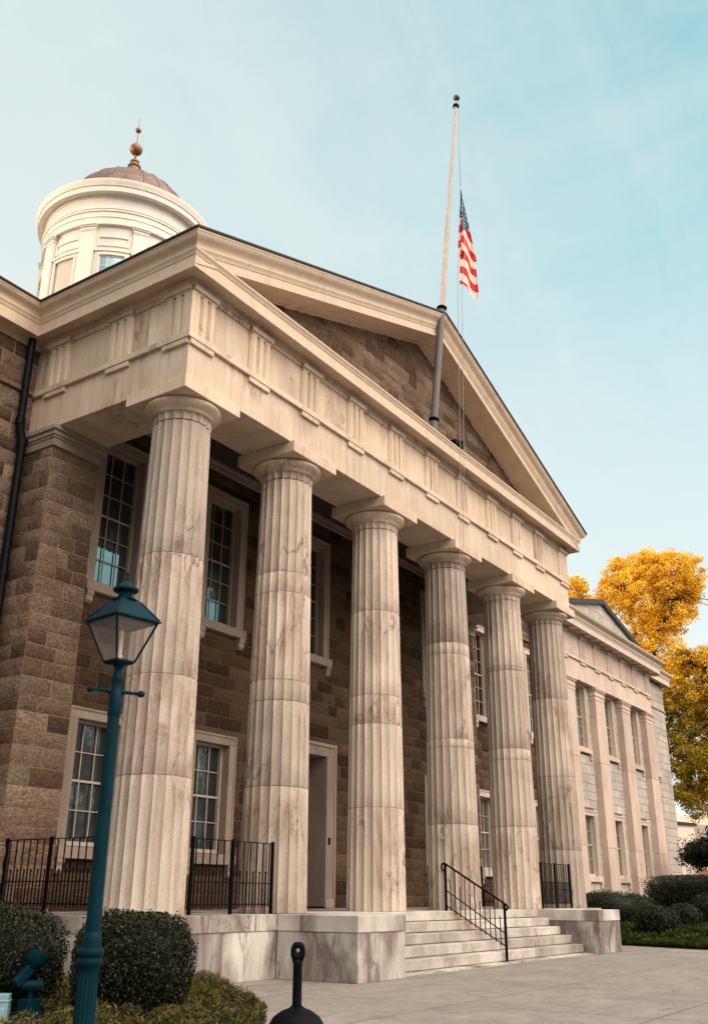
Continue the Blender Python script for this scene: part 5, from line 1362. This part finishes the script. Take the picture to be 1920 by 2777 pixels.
# ------------------------------------------------------------------ light, sky, camera
SUN_EL, SUN_AZ = R(6.5), R(-48)       # azimuth from +Y towards +X; sun behind and left of the building
sun_dir = Vector((math.sin(SUN_AZ) * math.cos(SUN_EL), math.cos(SUN_AZ) * math.cos(SUN_EL), math.sin(SUN_EL)))
ld = bpy.data.lights.new('sun', 'SUN'); ld.energy = 3.3; ld.angle = R(.6); ld.color = (1.0, .74, .48)
lo_ = bpy.data.objects.new('sun', ld); COL.objects.link(lo_); lo_.rotation_euler = (-sun_dir).to_track_quat('-Z', 'Y').to_euler()
w = bpy.data.worlds.new('World'); scene.world = w; w.use_nodes = True; nt = w.node_tree; nt.nodes.clear()
out = nt.nodes.new('ShaderNodeOutputWorld'); bg = nt.nodes.new('ShaderNodeBackground'); L(nt, bg.outputs[0], out.inputs[0])
sky = nt.nodes.new('ShaderNodeTexSky'); sky.sky_type = 'NISHITA'; sky.sun_disc = False; sky.sun_elevation = SUN_EL; sky.sun_rotation = SUN_AZ; sky.air_density = 1.0; sky.dust_density = 2.0; sky.ozone_density = 1.5
tc = nt.nodes.new('ShaderNodeTexCoord'); dv = tc.outputs['Generated']
sp3 = nt.nodes.new('ShaderNodeSeparateXYZ'); L(nt, dv, sp3.inputs[0])
zc_ = sp3.outputs[2]
grad = ramp_(nt, zc_, [(0.0, (.96, .95, .90)), (.18, (.88, .93, .90)), (.38, (.64, .82, .84)), (.60, (.38, .67, .73)), (1.0, (.24, .50, .58))])
# thin high haze drawn out sideways
cl = noise_(nt, mapping_(nt, dv, (1.6, 1.6, 5.0), (R(18), R(-22), R(30))), 1.5, 7, .62, .9)
cl2 = noise_(nt, mapping_(nt, dv, (1.2, 5.5, 3.0), (R(35), R(20), R(-38))), 2.2, 8, .68, .6)
cloud = ramp_(nt, math_(nt, 'ADD', math_(nt, 'MULTIPLY', cl, .6), math_(nt, 'MULTIPLY', cl2, .4)), [(.40, 0.0), (.66, 1.0)])
base = mix_(nt, math_(nt, 'MULTIPLY', cloud, .45), grad, (.80, .86, .85))
# paler towards the sun side (left of the view)
sdot = nt.nodes.new('ShaderNodeVectorMath'); sdot.operation = 'DOT_PRODUCT'; L(nt, dv, sdot.inputs[0]); sdot.inputs[1].default_value = (math.sin(R(5)), math.cos(R(5)), .12)
glow = ramp_(nt, sdot.outputs['Value'], [(.25, 0.0), (.95, 1.0)])
base = mix_(nt, math_(nt, 'MULTIPLY', glow, .92), base, (.86, .88, .84))
# warm fill lobe added to the sky behind the camera, lights the shaded front
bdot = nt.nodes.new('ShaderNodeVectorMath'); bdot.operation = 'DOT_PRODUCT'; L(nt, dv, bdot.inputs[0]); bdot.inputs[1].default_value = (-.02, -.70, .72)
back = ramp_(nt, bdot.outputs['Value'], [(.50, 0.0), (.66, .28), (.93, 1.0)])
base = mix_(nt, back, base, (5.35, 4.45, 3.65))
low = ramp_(nt, zc_, [(.04, .10), (.38, 1.0)])      # low sky behind the camera dimmed, added to deepen the soffit shade
bsel = nt.nodes.new('ShaderNodeVectorMath'); bsel.operation = 'DOT_PRODUCT'; L(nt, dv, bsel.inputs[0]); bsel.inputs[1].default_value = (-.6, -.8, 0)
lowf = ramp_(nt, bsel.outputs['Value'], [(.0, 0.0), (.35, 1.0)])
base = mix_(nt, lowf, base, mix_(nt, 1.0, base, low, 'MULTIPLY'))
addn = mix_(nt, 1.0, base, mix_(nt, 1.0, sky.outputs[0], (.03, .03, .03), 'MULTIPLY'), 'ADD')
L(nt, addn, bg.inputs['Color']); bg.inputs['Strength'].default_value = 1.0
scene.view_settings.view_transform = 'Standard'; scene.view_settings.look = 'None'; scene.view_settings.exposure = 0

cd = bpy.data.cameras.new('camera'); cam = bpy.data.objects.new('camera', cd); COL.objects.link(cam); scene.camera = cam
cd.sensor_fit = 'VERTICAL'; cd.sensor_height = 24.0; cd.lens = 2593.14 / 2777 * 24.0; cd.clip_end = 3000; cd.clip_start = .05
yaw, pitch, roll = 0.9787, 0.3814, 0.0056
YAW = R(56.07256104375523); PIT = R(21.853673854063825); ROL = R(0.318363643288586)
fwd = Vector((math.sin(YAW) * math.cos(PIT), math.cos(YAW) * math.cos(PIT), math.sin(PIT))); rt = Vector((math.cos(YAW), -math.sin(YAW), 0)); up = rt.cross(fwd)
r2 = rt * math.cos(ROL) + up * math.sin(ROL); u2 = -rt * math.sin(ROL) + up * math.cos(ROL)
mw = Matrix((( r2.x, u2.x, -fwd.x, -10.9354), (r2.y, u2.y, -fwd.y, -11.0469), (r2.z, u2.z, -fwd.z, .2845), (0, 0, 0, 1)))
cam.matrix_world = mw
